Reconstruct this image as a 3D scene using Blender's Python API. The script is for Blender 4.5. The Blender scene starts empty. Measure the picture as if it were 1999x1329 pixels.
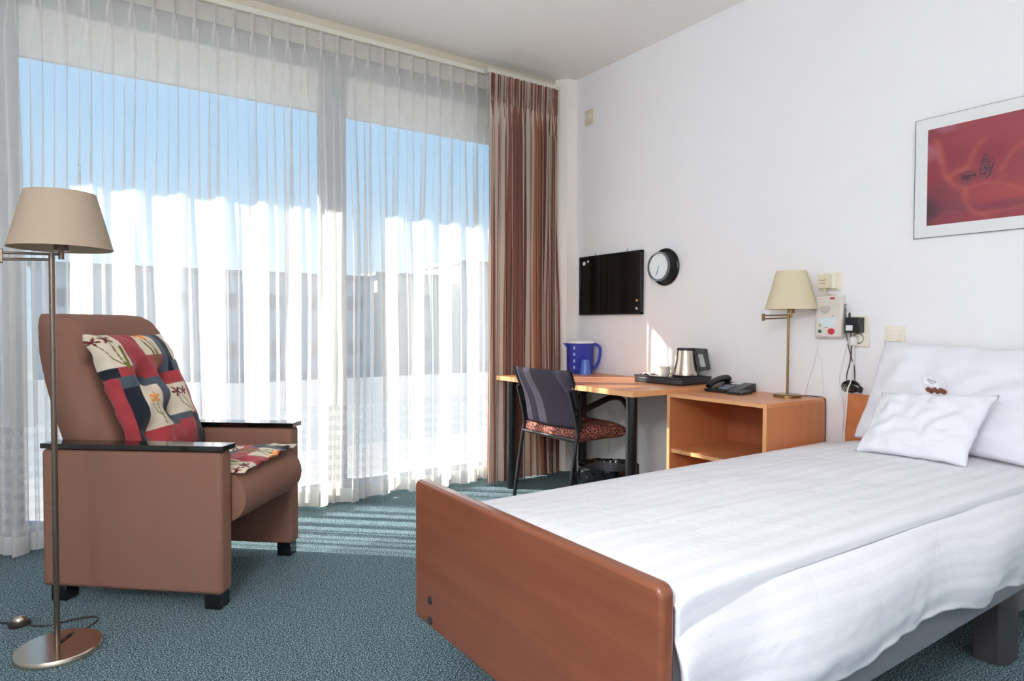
import bpy, bmesh, math, random
from math import sin, cos, pi, radians
from mathutils import Vector, Matrix, noise
random.seed(7)
scn = bpy.context.scene
COL = scn.collection

# ------------------------------------------------------------------ camera
# world: camera above the origin, +X along the window wall, +Y towards the window
cam_d = bpy.data.cameras.new('camera'); cam = bpy.data.objects.new('camera', cam_d); COL.objects.link(cam)
cam_d.sensor_width = 36.0; cam_d.lens = 1265.4 / 1999 * 36.0; cam_d.clip_start = 0.02; cam_d.clip_end = 500
yaw, pitch, roll = radians(34.48), radians(-1.42), radians(0.17)
f = Vector((sin(yaw) * cos(pitch), cos(yaw) * cos(pitch), sin(pitch)))
r = f.cross(Vector((0, 0, 1))).normalized(); u = r.cross(f)
r, u = cos(roll) * r + sin(roll) * u, -sin(roll) * r + cos(roll) * u
cam.matrix_world = Matrix((( r.x, u.x, -f.x, 0), (r.y, u.y, -f.y, 0), (r.z, u.z, -f.z, 1.08), (0, 0, 0, 1)))
scn.camera = cam
# ------------------------------------------------------------------ view
scn.view_settings.view_transform = 'Standard'; scn.view_settings.look = 'None'
scn.view_settings.gamma = 1.0; scn.view_settings.use_curve_mapping = False
scn.view_settings.exposure = 0.32
# ------------------------------------------------------------------ sky and sun
SKY = 1.0; SUN = 15.5
w = bpy.data.worlds.new('sky'); scn.world = w; w.use_nodes = True
nt = w.node_tree; nt.nodes.clear()
o_ = nt.nodes.new('ShaderNodeOutputWorld'); bg = nt.nodes.new('ShaderNodeBackground')
tc = nt.nodes.new('ShaderNodeTexCoord'); sx = nt.nodes.new('ShaderNodeSeparateXYZ'); rp = nt.nodes.new('ShaderNodeValToRGB')
nt.links.new(tc.outputs['Generated'], sx.inputs[0]); nt.links.new(sx.outputs['Z'], rp.inputs[0])
rp.color_ramp.elements[0].position = 0.0; rp.color_ramp.elements[0].color = (0.66, 0.86, 1.0, 1)
rp.color_ramp.elements[1].position = 0.6; rp.color_ramp.elements[1].color = (0.16, 0.42, 0.88, 1)
e = rp.color_ramp.elements.new(0.25); e.color = (0.33, 0.66, 1.0, 1)
nt.links.new(rp.outputs[0], bg.inputs[0]); bg.inputs[1].default_value = SKY
nt.links.new(bg.outputs[0], o_.inputs[0])
sun_d = bpy.data.lights.new('sun', 'SUN'); sun = bpy.data.objects.new('sun', sun_d); COL.objects.link(sun)
sun_d.energy = SUN; sun_d.angle = radians(0.6); sun_d.color = (1.0, 0.95, 0.88)
sdir = Vector((0.74, -0.67, -0.54)).normalized()          # direction the sunlight travels
sun.rotation_euler = sdir.to_track_quat('-Z', 'Y').to_euler(); sun.location = (-6, 8, 6)
# added fill light: an unseen glowing globe behind the camera brightens the room
FILL_GLOBE = 84.0                                          # radiance of the added fill globe
scn.cycles.transparent_max_bounces = 20
scn.cycles.max_bounces = 10
scn.cycles.diffuse_bounces = 6
scn.cycles.sample_clamp_indirect = 6.0
scn.cycles.caustics_reflective = False; scn.cycles.caustics_refractive = False

# ------------------------------------------------------------------ dimensions
XW, CEIL = 3.09, 2.862
XL, YB = -1.35, -1.6          # left wall, back wall
YW = 3.865                    # inner face of window wall
# ================================================================== materials
def lin(c):
    return tuple((x / 12.92 if x <= 0.04045 else ((x + 0.055) / 1.055) ** 2.4) for x in c)
def srgb(r_, g_, b_): return lin((r_ / 255, g_ / 255, b_ / 255)) + (1,)
MC = {}
def mat(name, col, rough=0.6, metal=0.0, bump=0.0, bscale=80.0, var=0.0, vscale=8.0, spec=0.5, coat=0.0, emit=None, alpha=None):
    if name in MC: return MC[name]
    m = bpy.data.materials.new(name); m.use_nodes = True; n = m.node_tree; b = n.nodes['Principled BSDF']
    c = srgb(*col)
    b.inputs['Base Color'].default_value = c; b.inputs['Roughness'].default_value = rough; b.inputs['Metallic'].default_value = metal
    b.inputs['Specular IOR Level'].default_value = spec
    if coat: b.inputs['Coat Weight'].default_value = coat; b.inputs['Coat Roughness'].default_value = 0.15
    t = n.nodes.new('ShaderNodeTexCoord')
    nz = n.nodes.new('ShaderNodeTexNoise'); nz.inputs['Scale'].default_value = vscale; nz.inputs['Detail'].default_value = 4
    n.links.new(t.outputs['Object'], nz.inputs['Vector'])
    mx = n.nodes.new('ShaderNodeMix'); mx.data_type = 'RGBA'
    mx.inputs['A'].default_value = tuple(x * (1 - var) for x in c[:3]) + (1,)
    mx.inputs['B'].default_value = tuple(min(1, x * (1 + var)) for x in c[:3]) + (1,)
    n.links.new(nz.outputs['Fac'], mx.inputs['Factor']); n.links.new(mx.outputs['Result'], b.inputs['Base Color'])
    if bump:
        n2 = n.nodes.new('ShaderNodeTexNoise'); n2.inputs['Scale'].default_value = bscale; n2.inputs['Detail'].default_value = 3
        n.links.new(t.outputs['Object'], n2.inputs['Vector'])
        bp = n.nodes.new('ShaderNodeBump'); bp.inputs['Strength'].default_value = bump; bp.inputs['Distance'].default_value = 0.004
        n.links.new(n2.outputs['Fac'], bp.inputs['Height']); n.links.new(bp.outputs[0], b.inputs['Normal'])
    if emit: b.inputs['Emission Color'].default_value = c; b.inputs['Emission Strength'].default_value = emit
    MC[name] = m; return m
def wood(name, c1, c2, axis=0, rough=0.35, scale=1.0, coat=0.0):
    """straight grain along the given axis"""
    if name in MC: return MC[name]
    m = bpy.data.materials.new(name); m.use_nodes = True; n = m.node_tree; b = n.nodes['Principled BSDF']
    t = n.nodes.new('ShaderNodeTexCoord'); mp = n.nodes.new('ShaderNodeMapping')
    s = [22 * scale] * 3; s[axis] = 1.3 * scale; mp.inputs['Scale'].default_value = s
    n.links.new(t.outputs['Object'], mp.inputs['Vector'])
    a = n.nodes.new('ShaderNodeTexNoise'); a.inputs['Scale'].default_value = 1.0; a.inputs['Detail'].default_value = 6; a.inputs['Distortion'].default_value = 0.6
    n.links.new(mp.outputs[0], a.inputs['Vector'])
    mp2 = n.nodes.new('ShaderNodeMapping'); s2 = [260 * scale] * 3; s2[axis] = 9 * scale; mp2.inputs['Scale'].default_value = s2
    n.links.new(t.outputs['Object'], mp2.inputs['Vector'])
    a2 = n.nodes.new('ShaderNodeTexNoise'); a2.inputs['Scale'].default_value = 1.0; a2.inputs['Detail'].default_value = 2
    n.links.new(mp2.outputs[0], a2.inputs['Vector'])
    rp_ = n.nodes.new('ShaderNodeValToRGB'); rp_.color_ramp.elements[0].color = srgb(*c1); rp_.color_ramp.elements[1].color = srgb(*c2)
    rp_.color_ramp.elements[0].position = 0.3; rp_.color_ramp.elements[1].position = 0.7
    ad = n.nodes.new('ShaderNodeMix'); ad.data_type = 'FLOAT'; ad.inputs['Factor'].default_value = 0.3
    n.links.new(a.outputs['Fac'], ad.inputs['A']); n.links.new(a2.outputs['Fac'], ad.inputs['B'])
    n.links.new(ad.outputs['Result'], rp_.inputs[0]); n.links.new(rp_.outputs[0], b.inputs['Base Color'])
    b.inputs['Roughness'].default_value = rough
    if coat: b.inputs['Coat Weight'].default_value = coat; b.inputs['Coat Roughness'].default_value = 0.12
    MC[name] = m; return m
def attr_mat(name, rough=0.8, spec=0.3, sheen=0.0, bump=0.15):
    m = bpy.data.materials.new(name); m.use_nodes = True; n = m.node_tree; b = n.nodes['Principled BSDF']
    a = n.nodes.new('ShaderNodeAttribute'); a.attribute_name = 'print'
    n.links.new(a.outputs['Color'], b.inputs['Base Color']); b.inputs['Roughness'].default_value = rough
    b.inputs['Specular IOR Level'].default_value = spec
    if sheen: b.inputs['Sheen Weight'].default_value = sheen
    if bump:
        t = n.nodes.new('ShaderNodeTexCoord'); n2 = n.nodes.new('ShaderNodeTexNoise'); n2.inputs['Scale'].default_value = 60
        n.links.new(t.outputs['Object'], n2.inputs['Vector'])
        bp = n.nodes.new('ShaderNodeBump'); bp.inputs['Strength'].default_value = bump; bp.inputs['Distance'].default_value = 0.01
        n.links.new(n2.outputs['Fac'], bp.inputs['Height']); n.links.new(bp.outputs[0], b.inputs['Normal'])
    return m

# ================================================================== helpers
def BM(): return bmesh.new()
def obj(name, bm, m=None, parent=None, smooth=False, loc=None, bevel=0.0, seg=2, auto=True):
    me = bpy.data.meshes.new(name); bmesh.ops.recalc_face_normals(bm, faces=bm.faces); bm.to_mesh(me); bm.free()
    if m:
        for x in (m if isinstance(m, (list, tuple)) else [m]): me.materials.append(x)
    o = bpy.data.objects.new(name, me); COL.objects.link(o)
    if parent: o.parent = parent
    if loc: o.location = loc
    if smooth:
        for p in me.polygons: p.use_smooth = True
        if auto: me.set_sharp_from_angle(angle=radians(40))
    if bevel:
        md = o.modifiers.new('bevel', 'BEVEL'); md.width = bevel; md.segments = seg; md.limit_method = 'ANGLE'; md.angle_limit = radians(50)
        for p in me.polygons: p.use_smooth = True
        me.set_sharp_from_angle(angle=radians(35))
        md.harden_normals = False
    return o
def tag(o, label=None, cat=None, group=None, kind=None):
    if label: o['label'] = label
    if cat: o['category'] = cat
    if group: o['group'] = group
    if kind: o['kind'] = kind
    return o
def thing(name, label, cat, loc=(0, 0, 0), rotz=0.0, group=None):
    o = bpy.data.objects.new(name, None); COL.objects.link(o); o.location = loc; o.rotation_euler = (0, 0, rotz); o.empty_display_size = 0.1
    return tag(o, label, cat, group)
def struct(name, bm, m, parent=None, **k):
    o = obj(name, bm, m, parent, **k)
    if not parent: o['kind'] = 'structure'
    return o
def box(bm, x0, x1, y0, y1, z0, z1, M=None):
    vs = [bm.verts.new((x, y, z)) for x in (x0, x1) for y in (y0, y1) for z in (z0, z1)]
    for i in ((0, 1, 3, 2), (4, 6, 7, 5), (0, 4, 5, 1), (2, 3, 7, 6), (0, 2, 6, 4), (1, 5, 7, 3)): bm.faces.new([vs[k] for k in i])
    if M is not None:
        for v in vs: v.co = M @ v.co
    return vs
def cyl(bm, p0, p1, r0, r1=None, n=24, cap=True):
    r1 = r0 if r1 is None else r1
    p0, p1 = Vector(p0), Vector(p1); d = (p1 - p0).normalized()
    a = d.orthogonal().normalized(); b = d.cross(a)
    A = [bm.verts.new(p0 + (a * cos(2 * pi * i / n) + b * sin(2 * pi * i / n)) * r0) for i in range(n)]
    B = [bm.verts.new(p1 + (a * cos(2 * pi * i / n) + b * sin(2 * pi * i / n)) * r1) for i in range(n)]
    for i in range(n): bm.faces.new((A[i], A[(i + 1) % n], B[(i + 1) % n], B[i]))
    if cap: bm.faces.new(A[::-1]); bm.faces.new(B)
def lathe(bm, prof, c=(0, 0, 0), n=40, sx_=1.0, sy_=1.0, closed=False):
    rings = []
    for rr, z in prof:
        if rr < 1e-6: rings.append([bm.verts.new((c[0], c[1], c[2] + z))])
        else: rings.append([bm.verts.new((c[0] + sx_ * rr * cos(2 * pi * i / n), c[1] + sy_ * rr * sin(2 * pi * i / n), c[2] + z)) for i in range(n)])
    prs = list(zip(rings, rings[1:])) + ([(rings[-1], rings[0])] if closed else [])
    for a, b in prs:
        if len(a) == 1 and len(b) == 1: continue
        for i in range(n):
            j = (i + 1) % n
            if len(a) == 1: bm.faces.new((a[0], b[j], b[i]))
            elif len(b) == 1: bm.faces.new((a[i], a[j], b[0]))
            else: bm.faces.new((a[i], a[j], b[j], b[i]))
def smooth_path(pts, per=8):
    P = [Vector(p) for p in pts]; out = []
    for i in range(len(P) - 1):
        p0 = P[max(i - 1, 0)]; p1 = P[i]; p2 = P[i + 1]; p3 = P[min(i + 2, len(P) - 1)]
        for k in range(per):
            t = k / per
            out.append(0.5 * ((2 * p1) + (-p0 + p2) * t + (2 * p0 - 5 * p1 + 4 * p2 - p3) * t * t + (-p0 + 3 * p1 - 3 * p2 + p3) * t ** 3))
    out.append(P[-1]); return out
def tube(bm, pts, rad, n=10, smooth=True, per=8, flat=1.0):
    P = smooth_path(pts, per) if smooth else [Vector(p) for p in pts]
    prev = None; rings = []
    for i, p in enumerate(P):
        d = (P[min(i + 1, len(P) - 1)] - P[max(i - 1, 0)]).normalized()
        if prev is None: a = d.orthogonal().normalized()
        else: a = (prev - d * prev.dot(d)).normalized()
        prev = a; b = d.cross(a)
        rings.append([bm.verts.new(p + (a * cos(2 * pi * k / n) + b * sin(2 * pi * k / n) * flat) * rad) for k in range(n)])
    for A, B in zip(rings, rings[1:]):
        for k in range(n): bm.faces.new((A[k], A[(k + 1) % n], B[(k + 1) % n], B[k]))
    bm.faces.new(rings[0][::-1]); bm.faces.new(rings[-1])
def prism(bm, prof, axis, t0, t1):
    """extrude a 2-D profile; axis 'x': profile in (y,z); 'y': (x,z); 'z': (x,y)"""
    def P(a, b, t): return {'x': (t, a, b), 'y': (a, t, b), 'z': (a, b, t)}[axis]
    A = [bm.verts.new(P(a, b, t0)) for a, b in prof]; B = [bm.verts.new(P(a, b, t1)) for a, b in prof]; n = len(prof)
    for i in range(n): bm.faces.new((A[i], A[(i + 1) % n], B[(i + 1) % n], B[i]))
    bm.faces.new(A[::-1]); bm.faces.new(B)
def grid(bm, nu, nv, fn):
    V = [[bm.verts.new(fn(i / nu, j / nv)) for j in range(nv + 1)] for i in range(nu + 1)]
    for i in range(nu):
        for j in range(nv): bm.faces.new((V[i][j], V[i + 1][j], V[i + 1][j + 1], V[i][j + 1]))
    return V
def grid_mesh(name, nu, nv, fn, m, parent=None, uvfn=None, colfn=None, smooth=True):
    """plain grid built from lists, with UVs or a printed colour attribute"""
    vs = [fn(i / nu, j / nv) for i in range(nu + 1) for j in range(nv + 1)]
    fs = [(i * (nv + 1) + j, (i + 1) * (nv + 1) + j, (i + 1) * (nv + 1) + j + 1, i * (nv + 1) + j + 1) for i in range(nu) for j in range(nv)]
    me = bpy.data.meshes.new(name); me.from_pydata([tuple(v) for v in vs], [], fs); me.materials.append(m)
    if smooth: me.polygons.foreach_set('use_smooth', [True] * len(fs))
    if uvfn or colfn is None:
        uv = me.uv_layers.new(name='UVMap'); data = []
        for l in me.loops:
            i, j = divmod(l.vertex_index, nv + 1); data += list((uvfn or (lambda a, b: (a, b)))(i / nu, j / nv))
        uv.data.foreach_set('uv', data)
    if colfn:
        at = me.color_attributes.new('print', 'FLOAT_COLOR', 'POINT'); data = []
        for i in range(nu + 1):
            for j in range(nv + 1): data += list(colfn(i / nu, j / nv))
        at.data.foreach_set('color', data)
    o = bpy.data.objects.new(name, me); COL.objects.link(o)
    if parent: o.parent = parent
    return o
def text(name, s, size, M, m, parent, ext=0.0004):
    cu = bpy.data.curves.new(name, 'FONT'); cu.body = s; cu.size = size; cu.extrude = ext; cu.align_x = 'CENTER'; cu.align_y = 'CENTER'
    t = bpy.data.objects.new(name, cu); COL.objects.link(t)
    dg = bpy.context.evaluated_depsgraph_get(); me = bpy.data.meshes.new_from_object(t.evaluated_get(dg)); bpy.data.objects.remove(t)
    me.materials.clear(); me.materials.append(m); me.name = name
    me.transform(M)
    o = bpy.data.objects.new(name, me); COL.objects.link(o); o.parent = parent; return o
WALLM = Matrix(((0, 0, -1, 0), (-1, 0, 0, 0), (0, 1, 0, 0), (0, 0, 0, 1)))   # text facing -X: right = -Y, up = +Z
def sstep(a, b, x):
    t = max(0, min(1, (x - a) / (b - a))); return t * t * (3 - 2 * t)
def nz(x, y=0.0, z=0.0): return noise.noise(Vector((x, y, z)))

# ------------------------------------------------------------------ special materials
def carpet_mat():
    m = bpy.data.materials.new('teal_carpet'); m.use_nodes = True; n = m.node_tree; b = n.nodes['Principled BSDF']
    t = n.nodes.new('ShaderNodeTexCoord')
    a = n.nodes.new('ShaderNodeTexNoise'); a.inputs['Scale'].default_value = 215; a.inputs['Detail'].default_value = 3; a.inputs['Roughness'].default_value = 0.6
    v = n.nodes.new('ShaderNodeTexVoronoi'); v.inputs['Scale'].default_value = 240
    for q in (a, v): n.links.new(t.outputs['Object'], q.inputs['Vector'])
    rp_ = n.nodes.new('ShaderNodeValToRGB'); E_ = rp_.color_ramp.elements
    E_[0].position = 0.38; E_[0].color = srgb(20, 30, 42); E_[1].position = 0.63; E_[1].color = srgb(186, 212, 214)
    k = E_.new(0.5); k.color = srgb(80, 108, 118)
    n.links.new(a.outputs['Fac'], rp_.inputs[0])
    n.links.new(rp_.outputs[0], b.inputs['Base Color']); b.inputs['Roughness'].default_value = 0.95; b.inputs['Specular IOR Level'].default_value = 0.15
    bp = n.nodes.new('ShaderNodeBump'); bp.inputs['Strength'].default_value = 0.7; bp.inputs['Distance'].default_value = 0.006
    n.links.new(v.outputs['Distance'], bp.inputs['Height']); n.links.new(bp.outputs[0], b.inputs['Normal'])
    return m
def sheer_mat(name, T0, border=False, tint=(0.93, 0.92, 0.89)):
    """woven voile: threads of diffuse/translucent yarn, holes that close as the cloth turns away"""
    m = bpy.data.materials.new(name); m.use_nodes = True; n = m.node_tree; n.nodes.clear(); L = n.links
    out = n.nodes.new('ShaderNodeOutputMaterial')
    lw = n.nodes.new('ShaderNodeLayerWeight'); lw.inputs['Blend'].default_value = 0.5
    def math_(op, a, b=None, c=None):
        q = n.nodes.new('ShaderNodeMath'); q.operation = op
        for i, v in enumerate((a, b, c)):
            if v is None: continue
            if isinstance(v, (int, float)): q.inputs[i].default_value = v
            else: L.new(v, q.inputs[i])
        return q.outputs[0]
    cs = math_('SUBTRACT', 1.0, lw.outputs['Facing'])
    mr = n.nodes.new('ShaderNodeMapRange'); mr.interpolation_type = 'SMOOTHSTEP'
    mr.inputs['From Min'].default_value = 0.40; mr.inputs['From Max'].default_value = 0.86; mr.inputs['To Min'].default_value = 0.05; mr.inputs['To Max'].default_value = T0
    L.new(cs, mr.inputs['Value'])
    T = mr.outputs['Result']
    if border:
        # drawn-thread stripes in the hem border
        t = n.nodes.new('ShaderNodeTexCoord'); s = n.nodes.new('ShaderNodeSeparateXYZ'); L.new(t.outputs['Object'], s.inputs[0])
        fr = math_('FRACT', math_('MULTIPLY', s.outputs['Z'], 17.0))
        st = math_('GREATER_THAN', fr, 0.5)
        inb = math_('MULTIPLY', math_('LESS_THAN', s.outputs['Z'], 0.60), math_('GREATER_THAN', s.outputs['Z'], 0.13))
        T = math_('ADD', T, math_('MULTIPLY', math_('MULTIPLY', math_('MULTIPLY_ADD', st, 0.5, 0.7), inb), 0.20))
    tr = n.nodes.new('ShaderNodeBsdfTransparent')
    df = n.nodes.new('ShaderNodeBsdfDiffuse'); df.inputs['Color'].default_value = tint + (1,)
    tl = n.nodes.new('ShaderNodeBsdfTranslucent'); tl.inputs['Color'].default_value = tint + (1,)
    mix = n.nodes.new('ShaderNodeMixShader'); mix.inputs[0].default_value = 0.5; L.new(df.outputs[0], mix.inputs[1]); L.new(tl.outputs[0], mix.inputs[2])
    fin = n.nodes.new('ShaderNodeMixShader'); L.new(T, fin.inputs[0]); L.new(mix.outputs[0], fin.inputs[1]); L.new(tr.outputs[0], fin.inputs[2])
    L.new(fin.outputs[0], out.inputs[0]); return m
def glass_mat(name, tint=(1, 1, 1), refl=0.06):
    m = bpy.data.materials.new(name); m.use_nodes = True; n = m.node_tree; n.nodes.clear()
    out = n.nodes.new('ShaderNodeOutputMaterial'); tr = n.nodes.new('ShaderNodeBsdfTransparent'); tr.inputs[0].default_value = tint + (1,)
    gl = n.nodes.new('ShaderNodeBsdfGlossy'); gl.inputs['Roughness'].default_value = 0.02
    lw = n.nodes.new('ShaderNodeLayerWeight'); lw.inputs['Blend'].default_value = 0.5
    p5 = n.nodes.new('ShaderNodeMath'); p5.operation = 'POWER'; p5.inputs[1].default_value = 5; n.links.new(lw.outputs['Facing'], p5.inputs[0])
    fr = n.nodes.new('ShaderNodeMath'); fr.operation = 'MULTIPLY_ADD'; fr.inputs[1].default_value = 0.9; fr.inputs[2].default_value = 0.03; n.links.new(p5.outputs[0], fr.inputs[0])
    mx = n.nodes.new('ShaderNodeMixShader'); n.links.new(fr.outputs[0], mx.inputs[0]); n.links.new(tr.outputs[0], mx.inputs[1]); n.links.new(gl.outputs[0], mx.inputs[2])
    n.links.new(mx.outputs[0], out.inputs[0]); return m
def plastic_clear(name, col, T=0.35):
    m = bpy.data.materials.new(name); m.use_nodes = True; n = m.node_tree; b = n.nodes['Principled BSDF']; c = srgb(*col)
    b.inputs['Base Color'].default_value = c; b.inputs['Roughness'].default_value = 0.25
    tl = n.nodes.new('ShaderNodeBsdfTranslucent'); tl.inputs[0].default_value = c
    tr = n.nodes.new('ShaderNodeBsdfTransparent'); tr.inputs[0].default_value = c
    a = n.nodes.new('ShaderNodeMixShader'); a.inputs[0].default_value = 0.3; n.links.new(b.outputs[0], a.inputs[1]); n.links.new(tl.outputs[0], a.inputs[2])
    d = n.nodes.new('ShaderNodeMixShader'); d.inputs[0].default_value = T; n.links.new(a.outputs[0], d.inputs[1]); n.links.new(tr.outputs[0], d.inputs[2])
    n.links.new(d.outputs[0], n.nodes['Material Output'].inputs[0]); return m
def stripe_mat():
    m = bpy.data.materials.new('striped_drape_cloth'); m.use_nodes = True; n = m.node_tree; b = n.nodes['Principled BSDF']; L = n.links
    t = n.nodes.new('ShaderNodeTexCoord'); s = n.nodes.new('ShaderNodeSeparateXYZ'); L.new(t.outputs['UV'], s.inputs[0])
    mu = n.nodes.new('ShaderNodeMath'); mu.operation = 'MULTIPLY'; mu.inputs[1].default_value = 12.0; L.new(s.outputs['X'], mu.inputs[0])
    fr = n.nodes.new('ShaderNodeMath'); fr.operation = 'FRACT'; L.new(mu.outputs[0], fr.inputs[0])
    rp_ = n.nodes.new('ShaderNodeValToRGB'); cr = rp_.color_ramp; cr.interpolation = 'CONSTANT'
    st = [(0, (204, 188, 174)), (.24, (142, 96, 82)), (.40, (112, 80, 76)), (.48, (200, 184, 170)), (.66, (164, 110, 86)), (.78, (108, 74, 68)), (.86, (198, 180, 166)), (.94, (138, 92, 80))]
    cr.elements[0].position = 0; cr.elements[0].color = srgb(*st[0][1]); cr.elements[1].position = st[1][0]; cr.elements[1].color = srgb(*st[1][1])
    for p, c in st[2:]: k = cr.elements.new(p); k.color = srgb(*c)
    L.new(fr.outputs[0], rp_.inputs[0]); L.new(rp_.outputs[0], b.inputs['Base Color']); b.inputs['Roughness'].default_value = 0.85; b.inputs['Specular IOR Level'].default_value = 0.2
    tl = n.nodes.new('ShaderNodeBsdfTranslucent'); L.new(rp_.outputs[0], tl.inputs[0])
    mx = n.nodes.new('ShaderNodeMixShader'); mx.inputs[0].default_value = 0.12; L.new(b.outputs[0], mx.inputs[1]); L.new(tl.outputs[0], mx.inputs[2])
    L.new(mx.outputs[0], n.nodes['Material Output'].inputs[0]); return m
def linen_mat():
    """white satin-stripe bed linen; stripes run along U"""
    m = bpy.data.materials.new('white_satin_stripe_linen'); m.use_nodes = True; n = m.node_tree; b = n.nodes['Principled BSDF']; L = n.links
    t = n.nodes.new('ShaderNodeTexCoord'); s = n.nodes.new('ShaderNodeSeparateXYZ'); L.new(t.outputs['UV'], s.inputs[0])
    mu = n.nodes.new('ShaderNodeMath'); mu.operation = 'MULTIPLY'; mu.inputs[1].default_value = 22.0; L.new(s.outputs['Y'], mu.inputs[0])
    fr = n.nodes.new('ShaderNodeMath'); fr.operation = 'FRACT'; L.new(mu.outputs[0], fr.inputs[0])
    gt = n.nodes.new('ShaderNodeMath'); gt.operation = 'GREATER_THAN'; gt.inputs[1].default_value = 0.5; L.new(fr.outputs[0], gt.inputs[0])
    mx = n.nodes.new('ShaderNodeMix'); mx.data_type = 'RGBA'; L.new(gt.outputs[0], mx.inputs['Factor'])
    mx.inputs['A'].default_value = (0.85, 0.855, 0.885, 1); mx.inputs['B'].default_value = (0.815, 0.82, 0.855, 1)
    L.new(mx.outputs['Result'], b.inputs['Base Color'])
    r2 = n.nodes.new('ShaderNodeMapRange'); r2.inputs['To Min'].default_value = 0.55; r2.inputs['To Max'].default_value = 0.8; L.new(gt.outputs[0], r2.inputs['Value'])
    L.new(r2.outputs[0], b.inputs['Roughness']); b.inputs['Specular IOR Level'].default_value = 0.25
    nn = n.nodes.new('ShaderNodeTexNoise'); nn.inputs['Scale'].default_value = 9; nn.inputs['Detail'].default_value = 5; nn.inputs['Distortion'].default_value = 0.8
    L.new(t.outputs['Object'], nn.inputs['Vector'])
    bp = n.nodes.new('ShaderNodeBump'); bp.inputs['Strength'].default_value = 0.25; bp.inputs['Distance'].default_value = 0.02; L.new(nn.outputs['Fac'], bp.inputs['Height'])
    L.new(bp.outputs[0], b.inputs['Normal']); return m
def animal_mat():
    m = bpy.data.materials.new('red_net_pattern_seat_fabric'); m.use_nodes = True; n = m.node_tree; b = n.nodes['Principled BSDF']; L = n.links
    t = n.nodes.new('ShaderNodeTexCoord'); v = n.nodes.new('ShaderNodeTexVoronoi'); v.feature = 'DISTANCE_TO_EDGE'; v.inputs['Scale'].default_value = 62
    L.new(t.outputs['Object'], v.inputs['Vector'])
    rp_ = n.nodes.new('ShaderNodeValToRGB'); cr = rp_.color_ramp; cr.elements[0].position = 0.05; cr.elements[0].color = srgb(206, 132, 110); cr.elements[1].position = 0.13; cr.elements[1].color = srgb(66, 28, 32)
    L.new(v.outputs['Distance'], rp_.inputs[0]); L.new(rp_.outputs[0], b.inputs['Base Color']); b.inputs['Roughness'].default_value = 0.9
    return m

WALL = mat('white_plaster', (243, 243, 244), 0.9, bump=0.25, bscale=140, spec=0.2)
CEILM = mat('ceiling_paint', (246, 244, 240), 0.92, bump=0.15, bscale=120, spec=0.2)
CREAM = mat('cream_paint', (214, 205, 186), 0.55)
BEIGEP = mat('beige_plastic', (238, 232, 214), 0.4)
BEIGED = mat('beige_plastic_dark', (222, 212, 184), 0.4)
GREYFR = mat('grey_window_frame', (168, 172, 176), 0.5)
WHITEP = mat('white_panel', (232, 234, 230), 0.6)
BLACKP = mat('black_plastic', (16, 16, 19), 0.35)
BLACKM = mat('black_powder_coated_steel', (14, 15, 18), 0.3, spec=0.6)
BLACKW = mat('black_lacquered_wood', (10, 9, 9), 0.12, spec=0.7, coat=0.4)
CHROME = mat('chrome', (200, 200, 205), 0.15, 1.0)
STEEL = mat('brushed_steel', (205, 192, 178), 0.22, 1.0)
BRASS = mat('antique_brass', (150, 122, 84), 0.28, 1.0)
BRONZE = mat('dark_bronze', (122, 108, 96), 0.32, 0.9)
BRASSN = mat('satin_nickel_brass', (212, 200, 182), 0.2, 1.0)
PINK = mat('dusty_pink_upholstery', (142, 103, 87), 0.9, bump=0.5, bscale=420, var=0.08, vscale=300, spec=0.2)
GREYF = mat('purple_grey_chair_fabric', (72, 66, 78), 0.9, bump=0.5, bscale=400, var=0.12, vscale=250, spec=0.2)
BEECH = wood('beech_veneer', (206, 134, 86), (218, 150, 100), 1, 0.35)
BEECHX = wood('beech_veneer_cross', (206, 134, 86), (218, 150, 100), 0, 0.35)
BEECHZ = wood('beech_veneer_upright', (196, 122, 76), (208, 136, 88), 2, 0.4)
BEDGE = wood('beech_edge_band', (222, 160, 106), (232, 172, 118), 1, 0.4)
CHERRY = wood('cherry_veneer', (118, 64, 42), (138, 80, 53), 1, 0.3, coat=0.25)
CHERRYE = wood('cherry_edge', (160, 92, 60), (172, 104, 70), 1, 0.28, coat=0.3)
LINEN = linen_mat()
PILLOWM = mat('white_pillow_cotton', (236, 236, 242), 0.8, bump=0.15, bscale=30, spec=0.2)
BLACKTRIM = mat('matte_black', (10, 10, 12), 0.8)
WHITEPL = mat('white_plastic', (232, 230, 226), 0.4)
PAPER = mat('white_paper', (244, 246, 248), 0.7)
INK = mat('dark_ink', (60, 62, 80), 0.8)

# ================================================================== room shell
bm = BM(); box(bm, XL - .1, XW + .1, YB - .1, YW + .12, -0.1, 0.0); struct('floor', bm, carpet_mat())
bm = BM(); box(bm, XL - .1, XW + .1, YB - .1, YW + .12, CEIL, CEIL + .1); struct('ceiling', bm, CEILM)
bm = BM(); box(bm, XW, XW + .12, YB - .1, YW + .12, 0, CEIL); struct('wall_right', bm, WALL)
bm = BM(); box(bm, XL - .12, XL, YB - .1, YW + .12, 0, CEIL); struct('wall_left', bm, WALL)
bm = BM(); box(bm, XL, XW, YB - .12, YB, 0, CEIL); struct('wall_back', bm, WALL)
# window wall: pier at the left, pier behind the drape, header panel, low kerb
WX0, WX1, MX0, MX1 = -0.176, 2.60, 1.262, 1.420
HZ0, HZ1 = 2.352, 2.655
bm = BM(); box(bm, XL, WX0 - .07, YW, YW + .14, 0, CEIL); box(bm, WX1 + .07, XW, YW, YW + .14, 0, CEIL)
box(bm, WX0 - .07, WX1 + .07, YW, YW + .14, HZ1 + .02, CEIL); struct('wall_front', bm, mat('grey_wall_by_window', (188, 190, 192), 0.8))
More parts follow.
